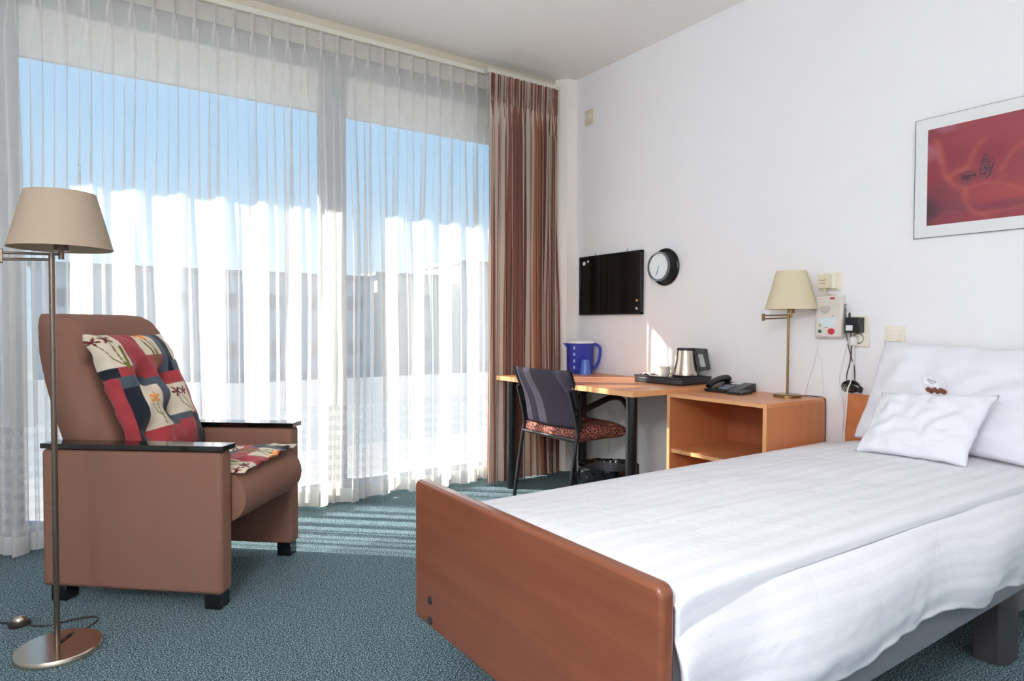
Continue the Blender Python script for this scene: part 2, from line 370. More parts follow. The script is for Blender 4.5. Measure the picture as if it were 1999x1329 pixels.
# rounded column in the corner
bm = BM(); prism(bm, [(XW, 3.67), (XW - .075, 3.69), (XW - .13, 3.76), (XW - .13, YW), (XW, YW)], 'z', 0, CEIL); struct('trim_1', bm, mat('warm_white_paint', (240, 234, 226), 0.7))
# valance / curtain pelmet strip under the ceiling
bm = BM(); box(bm, XL, XW - .135, 3.79, 3.85, 2.803, CEIL); struct('trim_2', bm, CREAM, bevel=.003)
for nme, x0, x1, num in (('window_1', WX0 - .07, MX0 + .08, 1), ('window_2', MX1 - .08, WX1 + .07, 2)):
    bm = BM(); y0, y1 = YW + .0, YW + .065
    xa = x0 + .07 if num == 1 else MX1; xb = MX0 if num == 1 else x1 - .07
    box(bm, x0, xa, y0, y1, 0, HZ1 + .02); box(bm, xb, x1, y0, y1, 0, HZ1 + .02)
    box(bm, xa, xb, y0, y1, 0, .115); box(bm, xa, xb, y0, y1, HZ1 - .06, HZ1 + .02)
    wfr = struct(nme, bm, GREYFR)
    bm = BM(); box(bm, xa, xb, y0 + .02, y0 + .06, HZ0, HZ1 - .06); obj('header_panel', bm, WHITEP, wfr)
    bm = BM(); box(bm, xa, xb, y0 + .036, y0 + .044, .115, HZ0); obj('glass_pane', bm, glass_mat('window_glass_%d' % num), wfr)
# balcony slab overhead, terrace outside
CONC = mat('pale_concrete', (136, 136, 136), 0.9, bump=0.3, bscale=30, var=0.1)
bm = BM(); box(bm, XL - 3, XW + 3, YW + .15, 4.97, 2.705, 2.95); struct('balcony_slab', bm, CONC)
bm = BM(); box(bm, XL - 3, XW + 3, YW + .15, 5.7, -0.25, -0.03); struct('terrace', bm, CONC)
bm = BM(); box(bm, -80, 90, 5.8, 140, -3.2, -3.0); struct('ground', bm, mat('dull_gravel', (120, 124, 124), 0.95, var=0.15, vscale=0.6))
def building(label, x, y, wx, wy, h, wallm, fl, cols):
    b = thing('apartment_building', label, 'building', (x, y, -3.0))
    bm = BM(); box(bm, -wx / 2, wx / 2, 0, wy, 0, h); obj('wall', bm, wallm, b)
    bm = BM(); box(bm, -wx / 2 - .3, wx / 2 + .3, -.3, wy + .3, h, h + .35); obj('roof', bm, mat('roof_grey', (150, 148, 146), 0.9), b)
    wm = mat('far_window_glass', (70, 84, 98), 0.2)
    for i in range(cols):
        for k in range(fl):
            cx_ = -wx / 2 + wx * (i + .5) / cols; z0 = h * (k + .3) / fl
            bm = BM(); box(bm, cx_ - .7, cx_ + .7, -.06, .02, z0, z0 + 1.3); obj('window', bm, wm, b)
    return b
FAR1 = mat('far_grey_render', (196, 192, 190), 0.9); FAR2 = mat('far_cream_render', (214, 200, 176), 0.9)
building('long low grey building far outside, seen through the left window', 11, 58, 26, 10, 8.2, FAR1, 2, 7)
building('cream block far outside, seen just right of the window mullion', 29.5, 62, 7, 8, 9.0, FAR2, 2, 2)
building('grey block far outside, seen behind the right window pane', 39.5, 60, 10, 8, 10.5, mat('far_pale_render', (206, 206, 204), .9), 3, 3)

# ================================================================== curtains
# rail
rl = thing('curtain_rail', 'white double curtain rail under the beige pelmet', 'curtain rail', (0, 0, 0))
bm = BM(); box(bm, XL + .02, 2.34, 3.742, 3.80, 2.768, 2.800); obj('front_rail', bm, mat('rail_white', (222, 218, 204), .45), rl, bevel=.003)
bm = BM(); box(bm, 2.345, XW - .14, 3.70, 3.80, 2.768, 2.800); obj('end_rail', bm, mat('rail_white', (222, 218, 204), .45), rl, bevel=.003)
PLEAT = 0.0952; SX0 = -0.62; SX1 = 2.54; NP = int((SX1 - SX0) / PLEAT)
rnd = [random.random() for _ in range(80)]
def sheer_pt(a, z, Y0=3.770, ztop=2.766):
    """a: pleat coordinate (0..NP)"""
    k = int(math.floor(a)); ph = a - k
    d = ph - 0.5
    depth = ztop - z                       # distance below the top
    # header: narrow double pinch
    g = sstep(0.07, 0.55, depth)           # pleat -> fold
    pinch = math.exp(-(depth - 0.09) ** 2 / 0.0012)
    wdt = 0.10 + 0.05 * depth + .1 * g
    nar = math.exp(-(d / wdt) ** 2) * 0.030
    x = a
    # free-hanging folds, irregular
    gg = sstep(.1, 1.6, depth)
    A1 = 0.010 + 0.005 * gg
    q = a + 0.35 * nz(a * 0.31 + 3, z * 0.25) * gg
    wave = A1 * sin(2 * pi * q) + 0.032 * gg * sin(2 * pi * q * 0.47 + 1.3 + 0.8 * nz(z * .6, 5)) + 0.006 * gg * sin(2 * pi * q * 1.9 + 2 * z * .3)
    wave += 0.010 * gg * nz(a * 0.9, z * 1.2, 3)
    y = Y0 - (1 - g) * nar - g * (nar * .35 + wave)
    xs = SX0 + (a) * PLEAT
    # folds roll over sideways
    xs += g * (0.012 + 0.012 * gg) * sin(4 * pi * q + 0.6) * (0.6 + 0.4 * rnd[k % 80]) + 0.02 * gg * nz(a * .45, z * .35, 9)
    if abs(d) < .28: xs -= (1 - g) * pinch * d * PLEAT * .75
    return x, xs, y
def hem(a): return 0.008 + 0.022 * (0.5 + 0.5 * sin(a * 0.8 + 1)) * (0.5 + nz(a * .35, 7)) 
def sheer_fn(u_, v_):
    a = u_ * NP; z = hem(a) + (2.766 - hem(a)) * (v_ ** 0.92)
    _, xs, y = sheer_pt(a, z); return (xs, y, z)
SH = sheer_mat('sheer_voile', 0.50, border=True)
sc = thing('sheer_curtain', 'white pleated sheer curtain hanging across the whole window to the floor', 'curtain')
grid_mesh('voile_panel', NP * 18, 70, sheer_fn, SH, sc)
def tape_fn(u_, v_):
    a = u_ * NP; z = 2.676 + .09 * v_; _, xs, y = sheer_pt(a, z); return (xs, y - .002, z)
grid_mesh('heading_tape', NP * 12, 5, tape_fn, sheer_mat('heading_tape_cloth', 0.10, tint=(.86, .84, .78)), sc)
def hemb_fn(u_, v_):
    a = u_ * NP; h0 = hem(a); z = h0 + .085 * v_; _, xs, y = sheer_pt(a, z); return (xs, y - .0015, z)
grid_mesh('hem', NP * 12, 4, hemb_fn, sheer_mat('hem_cloth', 0.12), sc)
# striped drape
DX0t, DX1t, DX0b, DX1b = 2.330, 2.905, 2.315, 2.935; ND = 11
rd = [random.random() for _ in range(40)]
def drape_fn(u_, v_):
    z = 0.012 + (2.752 - 0.012) * v_; dep = 2.752 - z
    g = sstep(.12, .42, dep)
    wob = 0.25 * nz(u_ * 5, z * .5) * sstep(.3, 1.6, dep)
    a = u_ * ND + wob
    xt = DX0t + (DX1t - DX0t) * u_; xb = DX0b + (DX1b - DX0b) * u_
    x = xt + (xb - xt) * v_ * 0 + (xb - xt) * (1 - v_)
    x -= 0.02 * sin(pi * v_) * (u_ - .2)
    fold = sin(2 * pi * a)
    head = 0.010 * sin(2 * pi * u_ * ND * 3)
    pin = math.exp(-((dep - .19) / .05) ** 2)
    y = 3.680 - 0.012 - (1 - g) * (head + .006 * fold) * (1 - .4 * pin) - g * (0.032 + .013 * rd[int(max(a, 0)) % 40]) * fold - g * .008 * sin(4.1 * pi * a + 1)
    x += g * 0.012 * sin(4 * pi * a + .4) 
    lean = (1 - g) * (dep / .19 if dep < .19 else 1) * 0
    return (x + lean, y, z)
dr = thing('striped_drape', 'brown, rust and beige striped drape drawn together in the corner', 'curtain')
grid_mesh('drape_panel', ND * 26, 60, drape_fn, stripe_mat(), dr)
def head_fn(u_, v_):
    z = 2.57 + .182 * v_; x, y, _ = drape_fn(u_, (z - .012) / 2.74); return (x - .006 * (1 - v_) * sin(2 * pi * u_ * ND * 3), y - .004, z)
hd = grid_mesh('heading_pleats', ND * 26, 8, head_fn, stripe_mat(), dr)

# ================================================================== armchair
cA = thing('armchair', 'dusty pink upholstered armchair with black wooden arm tops', 'armchair', (0.467, 2.600, 0.0), math.atan2(-.66, .75))
# local frame: +X forward, +Y across the chair (towards the window), origin under the near front corner
AW, AL = 0.655, 0.742
def side(y0, y1, toe):
    bm = BM(); prism(bm, [(-AL, .058), (0, .058), (0, .598), (-AL, .592)], 'y', y0, y1)
    s = obj('side_panel', bm, PINK, cA, bevel=.016, seg=3)
    bm = BM(); prism(bm, [(-AL + .003, .596), (.012, .602), (.012, .622), (-AL + .003, .616)], 'y', y0 - .006, y1 + .004)
    a_ = obj('armrest_top', bm, BLACKW, s, bevel=.002); a_['label'] = 'glossy black wooden arm top'
side(0, .080, 0); side(AW - .080, AW, 0)
for x0, y0 in ((-.075, .008), (-AL + .03, .008), (-.075, AW - .073), (-AL + .03, AW - .073)):
    bm = BM(); box(bm, x0, x0 + .065, y0, y0 + .065, 0, .06); lg = obj('leg', bm, BLACKW, cA, bevel=.003); lg['label'] = 'black block foot'
# seat: thick pad with round front roll, falls towards the back
prof = []
cx_, cz_, rr_ = -.035, .405, .100
for k in range(13):
    t = radians(-105 + 15 * k); prof.append((cx_ + rr_ * .92 * cos(t), cz_ + rr_ * sin(t)))
prof += [(-.3, .487), (-.5, .455), (-.62, .44), (-.62, .30), (-.3, .315)]
bm = BM()
NS = 14; rings = []
for i in range(NS + 1):
    t = i / NS; y = .084 + (AW - .168) * t; infl = 1 - .05 * (abs(2 * t - 1) ** 8)
    rings.append([bm.verts.new((cx_ + (px_ - cx_) * infl, y, cz_ + (pz_ - cz_) * infl + .004 * sin(pi * t))) for px_, pz_ in prof])
for A_, B_ in zip(rings, rings[1:]):
    for k in range(len(prof)): bm.faces.new((A_[k], A_[(k + 1) % len(prof)], B_[(k + 1) % len(prof)], B_[k]))
bm.faces.new(rings[0][::-1]); bm.faces.new(rings[-1]); obj('seat', bm, PINK, cA, smooth=True)
# backrest: wedge with rolled head cushion
prof = [(-.52, .42), (-.517, .60), (-.548, .70), (-.590, .82), (-.622, .905), (-.640, .925), (-.622, .955), (-.618, 1.0), (-.635, 1.05), (-.675, 1.092), (-.72, 1.112), (-.78, 1.118), (-.835, 1.118), (-.842, 1.08), (-.838, .97), (-.812, .85), (-.765, .70), (-.725, .60), (-.67, .45)]
bm = BM(); NB = 20; rings = []
for i in range(NB + 1):
    t = i / NB; y = .088 + (AW - .176) * t; q = abs(2 * t - 1); infl = math.sqrt(max(0, 1 - (max(0, q - .86) / .14) ** 2 * .35)) 
    mx_, mz_ = -.69, .78
    rings.append([bm.verts.new((mx_ + (px_ - mx_) * (1 - (1 - infl) * .55), y, mz_ + (pz_ - mz_) * (1 - (1 - infl) * .22))) for px_, pz_ in prof])
for A_, B_ in zip(rings, rings[1:]):
    for k in range(len(prof)): bm.faces.new((A_[k], A_[(k + 1) % len(prof)], B_[(k + 1) % len(prof)], B_[k]))
bm.faces.new(rings[0][::-1]); bm.faces.new(rings[-1]); obj('backrest', bm, PINK, cA, smooth=True, auto=False)
bm = BM(); box(bm, -.68, -.46, .084, AW - .084, .22, .42); obj('back_frame', bm, PINK, cA)

# ---- patchwork cushions
RED = lin((.64, .24, .26))[:3]; DRED = lin((.55, .17, .17))[:3]; CRM = lin((.87, .82, .73))[:3]; NAVY = lin((.12, .14, .18))[:3]; SLATE = lin((.30, .34, .38))[:3]
BURG = lin((.42, .10, .14))[:3]; ORNG = lin((.93, .55, .16))[:3]; YEL = lin((.85, .63, .22))[:3]; OLIVE = lin((.45, .43, .18))[:3]
def seg_d(px_, py_, a, b):
    ax, ay = a; bx, by = b; dx, dy = bx - ax, by - ay; t = max(0, min(1, ((px_ - ax) * dx + (py_ - ay) * dy) / (dx * dx + dy * dy + 1e-12)))
    return math.hypot(px_ - ax - t * dx, py_ - ay - t * dy)
def star(u_, v_, c, R, n, ph):
    dx, dy = u_ - c[0], (v_ - c[1]) * 1.15; rr = math.hypot(dx, dy); th = math.atan2(dy, dx) + ph
    return rr < R * (.28 + .72 * abs(cos(th * n / 2)) ** 2.2)
def patch(u_, v_):
    """u: 0 left..1 right; v: 0 top..1 bottom"""
    c = RED; v_ = min(1.0, v_ * 1.2)
    R_ = [(0, .22, 0, .33, CRM), (.22, .44, 0, .45, RED), (.44, .68, .02, .24, CRM), (.44, .68, .24, .44, RED), (.68, .80, 0, .45, SLATE), (.76, .86, 0, .45, NAVY), (.84, 1, 0, .30, CRM), (.80, 1, .30, .40, SLATE),
          (0, .12, .33, .42, NAVY), (.08, .22, .33, .45, RED), (0, .06, .42, 1, RED), (.06, .20, .45, 1.0, NAVY), (.06, .42, .42, .52, SLATE), (.42, .66, .44, .62, SLATE), (.66, 1, .40, .58, RED),
          (.20, .46, .52, .93, CRM), (.46, .58, .52, 1, SLATE), (.58, .85, .53, .84, CRM), (.85, 1, .5, .86, RED), (.78, 1, .86, 1, NAVY), (.56, .78, .84, .90, SLATE), (.18, .78, .93, 1.0, RED)]
    for a, b, t0, t1, k in R_:
        if a <= u_ <= b and t0 <= v_ <= t1: c = k
    def flower(fc, R, n, ph, k):
        nonlocal c
        if star(u_, v_, fc, R, n, ph): c = k
    def stem(pts, w_, k=OLIVE):
        nonlocal c
        for a, b in zip(pts, pts[1:]):
            if seg_d(u_, v_, a, b) < w_: c = k
    stem([(.12, .07), (.13, .2), (.16, .34)], .006); stem([(.03, .12), (.08, .25), (.16, .33)], .005); stem([(.19, .15), (.185, .24), (.17, .34)], .016)
    flower((.12, .06), .062, 5, .4, BURG); flower((.02, .08), .05, 5, 1.2, BURG)
    stem([(.52, .05), (.56, .2), (.58, .42)], .010); stem([(.59, .06), (.60, .22), (.59, .42)], .010); stem([(.64, .08), (.62, .25), (.60, .4)], .007)
    flower((.51, .03), .05, 4, .5, YEL); flower((.60, .035), .055, 5, .2, ORNG); flower((.65, .03), .03, 3, .5, YEL)
    stem([(.90, .05), (.93, .15), (.94, .30)], .006)
    stem([(.32, .68), (.34, .78), (.36, .91)], .005); stem([(.40, .70), (.38, .78), (.345, .83)], .004); stem([(.26, .70), (.30, .78), (.34, .82)], .004)
    flower((.32, .645), .072, 5, .3, ORNG); flower((.27, .67), .03, 3, .3, YEL)
    stem([(.67, .66), (.70, .74), (.81, .83)], .005); stem([(.75, .66), (.78, .74), (.82, .83)], .005)
    flower((.665, .62), .066, 5, .7, BURG); flower((.77, .62), .055, 5, 1.4, BURG)
    k = 1 + .10 * nz(u_ * 9, v_ * 9)
    return (c[0] * k, c[1] * k, c[2] * k, 1)
def cushion(name, label, cat, C00, C10, C01, C11, nrm, th, tufts, colfn, m, nu=130, nv=150, back=.5, wav=.006, part_m=None, group=None, bow=0.0, tuftd=.75, frill=0.0):
    """C00 top-left, C10 top-right, C01 bottom-left, C11 bottom-right; world coordinates"""
    C00, C10, C01, C11 = map(Vector, (C00, C10, C01, C11)); nrm = Vector(nrm).normalized()
    def base(u_, v_):
        p = (C00 * (1 - u_) + C10 * u_) * (1 - v_) + (C01 * (1 - u_) + C11 * u_) * v_
        ctr = (C00 + C10 + C01 + C11) / 4
        e_ = 4 * u_ * (1 - u_) * 0 + 1
        pin_u = bow * (1 - (2 * v_ - 1) ** 2) * (2 * u_ - 1); pin_v = bow * (1 - (2 * u_ - 1) ** 2) * (2 * v_ - 1)
        ax = (C10 - C00); ay = (C01 - C00)
        return p - ax * pin_u - ay * pin_v
    def thick(u_, v_):
        e_ = (max(0, 1 - (2 * u_ - 1) ** 4) * max(0, 1 - (2 * v_ - 1) ** 4)) ** .5
        t = th * e_
        for (a, b) in tufts: t *= 1 - tuftd * math.exp(-(((u_ - a) / .10) ** 2 + ((v_ - b) / .09) ** 2))
        t += wav * nz(u_ * 7, v_ * 7, 2) * e_
        return t
    edge = lambda u_, v_: nrm * (wav * 1.2 * nz(u_ * 8 + 1, v_ * 8, 5) + frill * max(abs(2 * u_ - 1), abs(2 * v_ - 1)) ** 14 * sin((u_ - v_) * 34 + 3 * nz(u_ * 5, v_ * 5)))
    def F(u_, v_): return base(u_, v_) + nrm * thick(u_, v_) + edge(u_, v_)
    def B(u_, v_): return base(u_, v_) - nrm * thick(u_, v_) * back + edge(u_, v_)
    n1 = (nu + 1) * (nv + 1); vs = []; cs = []; fs = []
    org = base(.5, .5)
    for fn in (F, B):
        for i in range(nu + 1):
            for j in range(nv + 1):
                u_, v_ = i / nu, j / nv; vs.append(tuple(fn(u_, v_) - org))
                if colfn: cs += list(colfn(u_, v_))
    for k in (0, 1):
        for i in range(nu):
            for j in range(nv):
                q = [k * n1 + i * (nv + 1) + j, k * n1 + (i + 1) * (nv + 1) + j, k * n1 + (i + 1) * (nv + 1) + j + 1, k * n1 + i * (nv + 1) + j + 1]
                fs.append(q if k == 0 else q[::-1])
    me = bpy.data.meshes.new(name); me.from_pydata(vs, [], fs)
    uv = me.uv_layers.new(name='UVMap'); dd = []
    for l in me.loops:
        i, j = divmod(l.vertex_index % n1, nv + 1); dd += [j / nv * .6, i / nu * .8]
    uv.data.foreach_set('uv', dd)
    if colfn:
        at = me.color_attributes.new('print', 'FLOAT_COLOR', 'POINT'); at.data.foreach_set('color', cs)
    bm = BM(); bm.from_mesh(me); bmesh.ops.remove_doubles(bm, verts=bm.verts, dist=1e-5); bm.to_mesh(me); bm.free()
    me.materials.append(m); me.polygons.foreach_set('use_smooth', [True] * len(me.polygons))
    o = bpy.data.objects.new(name, me); COL.objects.link(o); o.location = org
    return tag(o, label, cat, group)
mA = Matrix.Translation((0.467, 2.600, 0)) @ Matrix.Rotation(math.atan2(-.66, .75), 4, 'Z')
def cl(a, w_, z): return tuple(mA @ Vector((a, w_, z)))
CUSH = attr_mat('patchwork_cotton_print', .85, .2, .2)
bn = (mA.to_3x3() @ Vector((1, 0, .31)))
cushion('patchwork_back_cushion', 'tufted patchwork cushion with flower patches, leaning on the armchair back', 'cushion',
        cl(-.600, .050, 1.035), cl(-.597, .500, 1.030), cl(-.445, .150, .505), cl(-.435, .590, .505), bn, .080,
        [(.36, .36), (.66, .36), (.54, .66), (.2, .80)], patch, CUSH, bow=.012, back=.35, frill=.008, tuftd=.85)
def patch2(u_, v_): return patch(u_, 1 - v_)
cushion('patchwork_seat_pad', 'thin patchwork pad with flower patches lying on the armchair seat', 'seat pad',
        cl(-.44, .092, .492), cl(-.44, .555, .492), cl(.040, .086, .507), cl(.045, .545, .532), (0, 0, 1), .022,
        [(.35, .5), (.7, .5)], patch2, attr_mat('patchwork_cotton_print_pad', .85, .2, .2), nu=110, nv=110, back=.25, wav=.008, frill=.005)

# ================================================================== floor lamp
def swing_lamp(label, name, loc, rotz, base_r, pole_x, H, arm, sh_x, sh_r0, sh_r1, sh_z0, sh_z1, pr, mb, mk, shade_col, scale=1.0):
    L_ = thing(name, label, 'lamp', loc, rotz)
    bm = BM(); lathe(bm, [(0, 0), (base_r, 0), (base_r, .014 * scale), (base_r - .004, .019 * scale), (0, .019 * scale)], n=64); obj('base', bm, mb, L_, smooth=True)
    bm = BM(); cyl(bm, (pole_x, 0, .018 * scale), (pole_x, 0, H), pr, n=20)
    cyl(bm, (pole_x, 0, H * .39), (pole_x, 0, H * .393), pr * 1.1, n=20); obj('pole', bm, mk, L_, smooth=True)
    kx = pole_x - arm
    bm = BM(); box(bm, kx - .011 * scale, kx + .004 * scale, -.010 * scale, .010 * scale, H - .040 * scale, H + .004 * scale); obj('knuckle', bm, mk, L_, bevel=.002)
    bm = BM(); cyl(bm, (kx, .002, H - .028 * scale), (pole_x, .002, H - .022 * scale), .0042 * scale, n=12); obj('lower_arm', bm, mk, L_, smooth=True)
    bm = BM(); cyl(bm, (kx, -.002, H - .008 * scale), (sh_x, -.002, H - .004 * scale), .0042 * scale, n=12); obj('upper_arm', bm, mk, L_, smooth=True)
    bm = BM(); cyl(bm, (sh_x, 0, H - .02 * scale), (sh_x, 0, H + .03 * scale), .0085 * scale, n=16); cyl(bm, (sh_x, 0, H + .008 * scale), (sh_x, 0, H + .045 * scale), .021 * scale, n=24); obj('socket', bm, mk, L_, smooth=True)
    bm = BM(); lathe(bm, [(0, 0), (.012, 0), (.013, .02), (.028, .055), (.03, .075), (.022, .095), (0, .103)], (sh_x, 0, H + .045 * scale), n=24)
    obj('bulb', bm, mat('frosted_bulb', (240, 240, 236), .3), L_, smooth=True)
    bm = BM(); t_ = .0016
    lathe(bm, [(sh_r0, sh_z0), (sh_r1, sh_z1), (sh_r1 - t_, sh_z1), (sh_r0 - t_, sh_z0)], (sh_x, 0, 0), n=72, closed=True)
    for a_ in (0, 120, 240):
        cyl(bm, (sh_x, 0, sh_z1 - .02), (sh_x + (sh_r1 - .002) * cos(radians(a_)), (sh_r1 - .002) * sin(radians(a_)), sh_z1 - .006), .0012, n=6)
    o = obj('lamp_shade', bm, shade_col, L_, smooth=True); o['label'] = 'fabric lamp shade'
    return L_
def shade_mat(name, col, tr=.35):
    m = bpy.data.materials.new(name); m.use_nodes = True; n = m.node_tree; b = n.nodes['Principled BSDF']; c = srgb(*col)
    b.inputs['Base Color'].default_value = c; b.inputs['Roughness'].default_value = .9
    t = n.nodes.new('ShaderNodeTexCoord'); n2 = n.nodes.new('ShaderNodeTexNoise'); n2.inputs['Scale'].default_value = 300; n.links.new(t.outputs['Object'], n2.inputs['Vector'])
    bp = n.nodes.new('ShaderNodeBump'); bp.inputs['Strength'].default_value = .15; bp.inputs['Distance'].default_value = .002; n.links.new(n2.outputs['Fac'], bp.inputs['Height']); n.links.new(bp.outputs[0], b.inputs['Normal'])
    tl = n.nodes.new('ShaderNodeBsdfTranslucent'); tl.inputs[0].default_value = c
    mx = n.nodes.new('ShaderNodeMixShader'); mx.inputs[0].default_value = tr; n.links.new(b.outputs[0], mx.inputs[1]); n.links.new(tl.outputs[0], mx.inputs[2]); n.links.new(mx.outputs[0], n.nodes['Material Output'].inputs[0]); return m
fl = swing_lamp('tall brass floor lamp with cream fabric shade in front of the armchair', 'floor_lamp', (-.034, 2.585, 0), 0, .125, -.004, 1.308, .128, .022, .147, .099, 1.322, 1.503, .0088, BRASSN, BRONZE, shade_mat('cream_shade_fabric', (186, 168, 146), .22))
bm = BM(); tube(bm, [(.0, .012, .022), (.03, .06, .022), (.075, .125, .005), (.112, .175, .005), (.105, .22, .005), (.04, .235, .005), (-.02, .228, .005), (-.06, .24, .006), (-.095, .27, .008)], .0028)
tube(bm, [(-.14, .318, .008), (-.19, .36, .004), (-.3, .43, .004), (-.6, .6, .004)], .0028); obj('cord', bm, mat('dark_cord', (50, 46, 44), .4), fl, smooth=True)
bm = BM(); lathe(bm, [(0, 0), (.032, 0), (.034, .010), (.030, .020), (0, .020)], (-.118, .295, 0), n=32, sy_=.8)
fs_ = obj('foot_switch', bm, mat('dark_brown_plastic', (52, 42, 36), .35), fl, smooth=True)
bm = BM(); lathe(bm, [(.021, .019), (.020, .025), (.012, .033), (0, .036)], (-.118, .295, 0), n=28, sy_=.8); obj('button', bm, BRASSN, fs_, smooth=True)

# ================================================================== desk
dk = thing('desk', 'beech desk with black tubular legs against the right wall', 'desk', (2.36, 2.352, 0))
DW, DD, DZ = XW - .004 - 2.36, 1.262, .74
bm = BM(); box(bm, 0, DW, 0, DD, DZ - .029, DZ); obj('desktop', bm, BEECH, dk, bevel=.002)
bm = BM(); box(bm, -.0012, -.0002, 0, DD, DZ - .0285, DZ - .0005); box(bm, 0, DW, -.0012, -.0002, DZ - .0285, DZ - .0005); obj('edge_band', bm, BEDGE, dk)
for x_, y_ in ((.05, .06), (.05, DD - .10), (DW - .06, .06), (DW - .06, DD - .10)):
    bm = BM(); cyl(bm, (x_, y_, 0), (x_, y_, DZ - .03), .030, n=28); obj('leg', bm, BLACKM, dk, smooth=True)
bm = BM(); box(bm, DW - .075, DW - .055, .09, DD - .13, DZ - .09, DZ - .03); obj('frame_rail', bm, BLACKM, dk)

# ================================================================== side cabinet
cb = thing('side_cabinet', 'open beech cabinet with one shelf between desk and bed', 'cabinet', (2.597, 1.752, 0))
CW, CD, CZ = .588, XW - .004 - 2.597, .722     # CW along y, CD along x
bm = BM(); box(bm, 0, CD, 0, CW, CZ - .019, CZ); obj('top', bm, BEECH, cb, bevel=.0015)
for y0 in (0, CW - .019):
    bm = BM(); box(bm, .001, CD, y0, y0 + .019, 0, CZ - .019); obj('side_panel', bm, BEECHZ, cb, bevel=.001)
for z0 in (.412, .06):
    bm = BM(); box(bm, .014 if z0 > .1 else .002, CD - .012, .019, CW - .019, z0, z0 + .019); obj('shelf', bm, BEECH, cb, bevel=.001)
bm = BM(); box(bm, CD - .012, CD - .004, .019, CW - .019, .079, CZ - .019); obj('back_panel', bm, wood('beech_back', (176, 104, 70), (188, 116, 80), 2, .5), cb)
bm = BM(); box(bm, -.001, .0009, 0, CW, CZ - .0185, CZ - .0005); box(bm, -.0002, .0009, 0, .019, 0, CZ - .019); box(bm, -.0002, .0009, CW - .019, CW, 0, CZ - .019); box(bm, .013, .0139, .019, CW - .019, .412, .431)
obj('edge_band', bm, BEDGE, cb)

# ================================================================== visitor chair
vc = thing('visitor_chair', 'black framed chair with grey back and red patterned seat at the desk', 'chair', (2.356, 3.085, 0), radians(2))
# local: +X towards the desk/wall, +Y towards window
HB = .255
def leg(pts, rad=.0115):
    bm = BM(); tube(bm, pts, rad, n=14, per=6); return obj('leg', bm, BLACKM, vc, smooth=True)
for s in (-1, 1):
    leg([(-.035, s * .252, 0.0), (-.010, s * .252, .16), (.030, s * .250, .40), (.042, s * .248, .47), (.026, s * .247, .56), (-.016, s * .245, .70)])
    leg([(.485, s * .255, 0.0), (.478, s * .258, .22), (.47, s * .26, .44), (.46, s * .26, .50), (.445, s * .262, .57)])
    bm = BM(); tube(bm, [(.018, s * .250, .575), (.08, s * .262, .590), (.20, s * .272, .628), (.28, s * .274, .648), (.36, s * .272, .640), (.42, s * .268, .595), (.447, s * .263, .53), (.458, s * .260, .48)], .019, n=14, per=7, flat=.8)
    obj('armrest', bm, BLACKP, vc, smooth=True)
for x_, z_ in ((.028, .415), (.455, .43)):
    bm = BM(); cyl(bm, (x_, -.25, z_), (x_, .25, z_), .010, n=12); obj('crossbar', bm, BLACKM, vc, smooth=True)
bm = BM()
def seatf(u_, v_, top):
    x = .025 + .46 * u_; y = -.235 + .47 * v_
    q = max(0, 1 - (2 * u_ - 1) ** 6) * max(0, 1 - (2 * v_ - 1) ** 6); q = q ** .45
    z = .445 + (.045 * q if top else -.066 * q) - .015 * sstep(.75, 1, u_)
    return (x, y, z)
N_ = 22
Vt = grid(bm, N_, N_, lambda a, b: seatf(a, b, True)); Vb = grid(bm, N_, N_, lambda a, b: seatf(a, b, False))
bmesh.ops.remove_doubles(bm, verts=bm.verts, dist=1e-5); se = obj('seat', bm, animal_mat(), vc, smooth=True, auto=False); se['label'] = 'dark red net patterned seat'
bm = BM()
def backf(u_, v_, fr):
    y = -.012 + (-.258 + .516 * u_) * (.94 + .06 * v_); z = .475 + .345 * v_
    q = (max(0, 1 - (2 * u_ - 1) ** 8) * max(0, 1 - (2 * v_ - 1) ** 8)) ** .5
    x = -.052 * sstep(.2, 1, v_) * v_ + .045 - .040 * v_ + .030 * (2 * u_ - 1) ** 2 - .02
    return (x + (.022 if fr else -.014) * q, y, z)
grid(bm, 20, 20, lambda a, b: backf(a, b, True)); grid(bm, 20, 20, lambda a, b: backf(a, b, False))
bmesh.ops.remove_doubles(bm, verts=bm.verts, dist=1e-5); obj('backrest', bm, GREYF, vc, smooth=True, auto=False)
for s in (-1, 1):
    bm = BM()
    pts = [(backf(.5 + s * .5, v_ / 8, True)[0] , backf(.5 + s * .5, v_ / 8, True)[1] + s * .004, backf(0, v_ / 8, True)[2]) for v_ in range(9)]
    tube(bm, pts, .011, n=10, per=2); obj('back_edge', bm, BLACKP, vc, smooth=True)

# ================================================================== waste bin
wb = thing('waste_bin', 'round waste bin with black plastic liner under the desk', 'bin', (2.52, 2.70, 0))
bm = BM(); lathe(bm, [(0, 0), (.115, 0), (.150, .27), (.147, .27), (.112, .006), (0, .006)], n=40); obj('bucket', bm, mat('dark_grey_plastic', (60, 60, 64), .4), wb, smooth=True)
bm = BM()
def bagf(u_, v_):
    th = 2 * pi * u_; nn = nz(cos(th) * 3, sin(th) * 3, v_ * 3); n2 = nz(cos(th) * 9, sin(th) * 9, v_ * 6)
    if v_ < .5: t = v_ / .5; rr = .160 + .012 * t + .012 * nn * (1 - t) + .007 * n2; z = .205 + .082 * t + .02 * nn * (1 - t)
    elif v_ < .6: rr = .170 + .006 * n2; z = .290 + .006 * nn
    else: t = (v_ - .6) / .4; rr = .165 - .02 * t + .012 * n2; z = .288 - .18 * t
    return (rr * cos(th), rr * sin(th), z)
grid(bm, 90, 24, bagf); bmesh.ops.remove_doubles(bm, verts=bm.verts, dist=1e-5)
obj('liner', bm, mat('black_bin_bag', (14, 14, 16), .16, bump=.5, bscale=26), wb, smooth=True, auto=False)

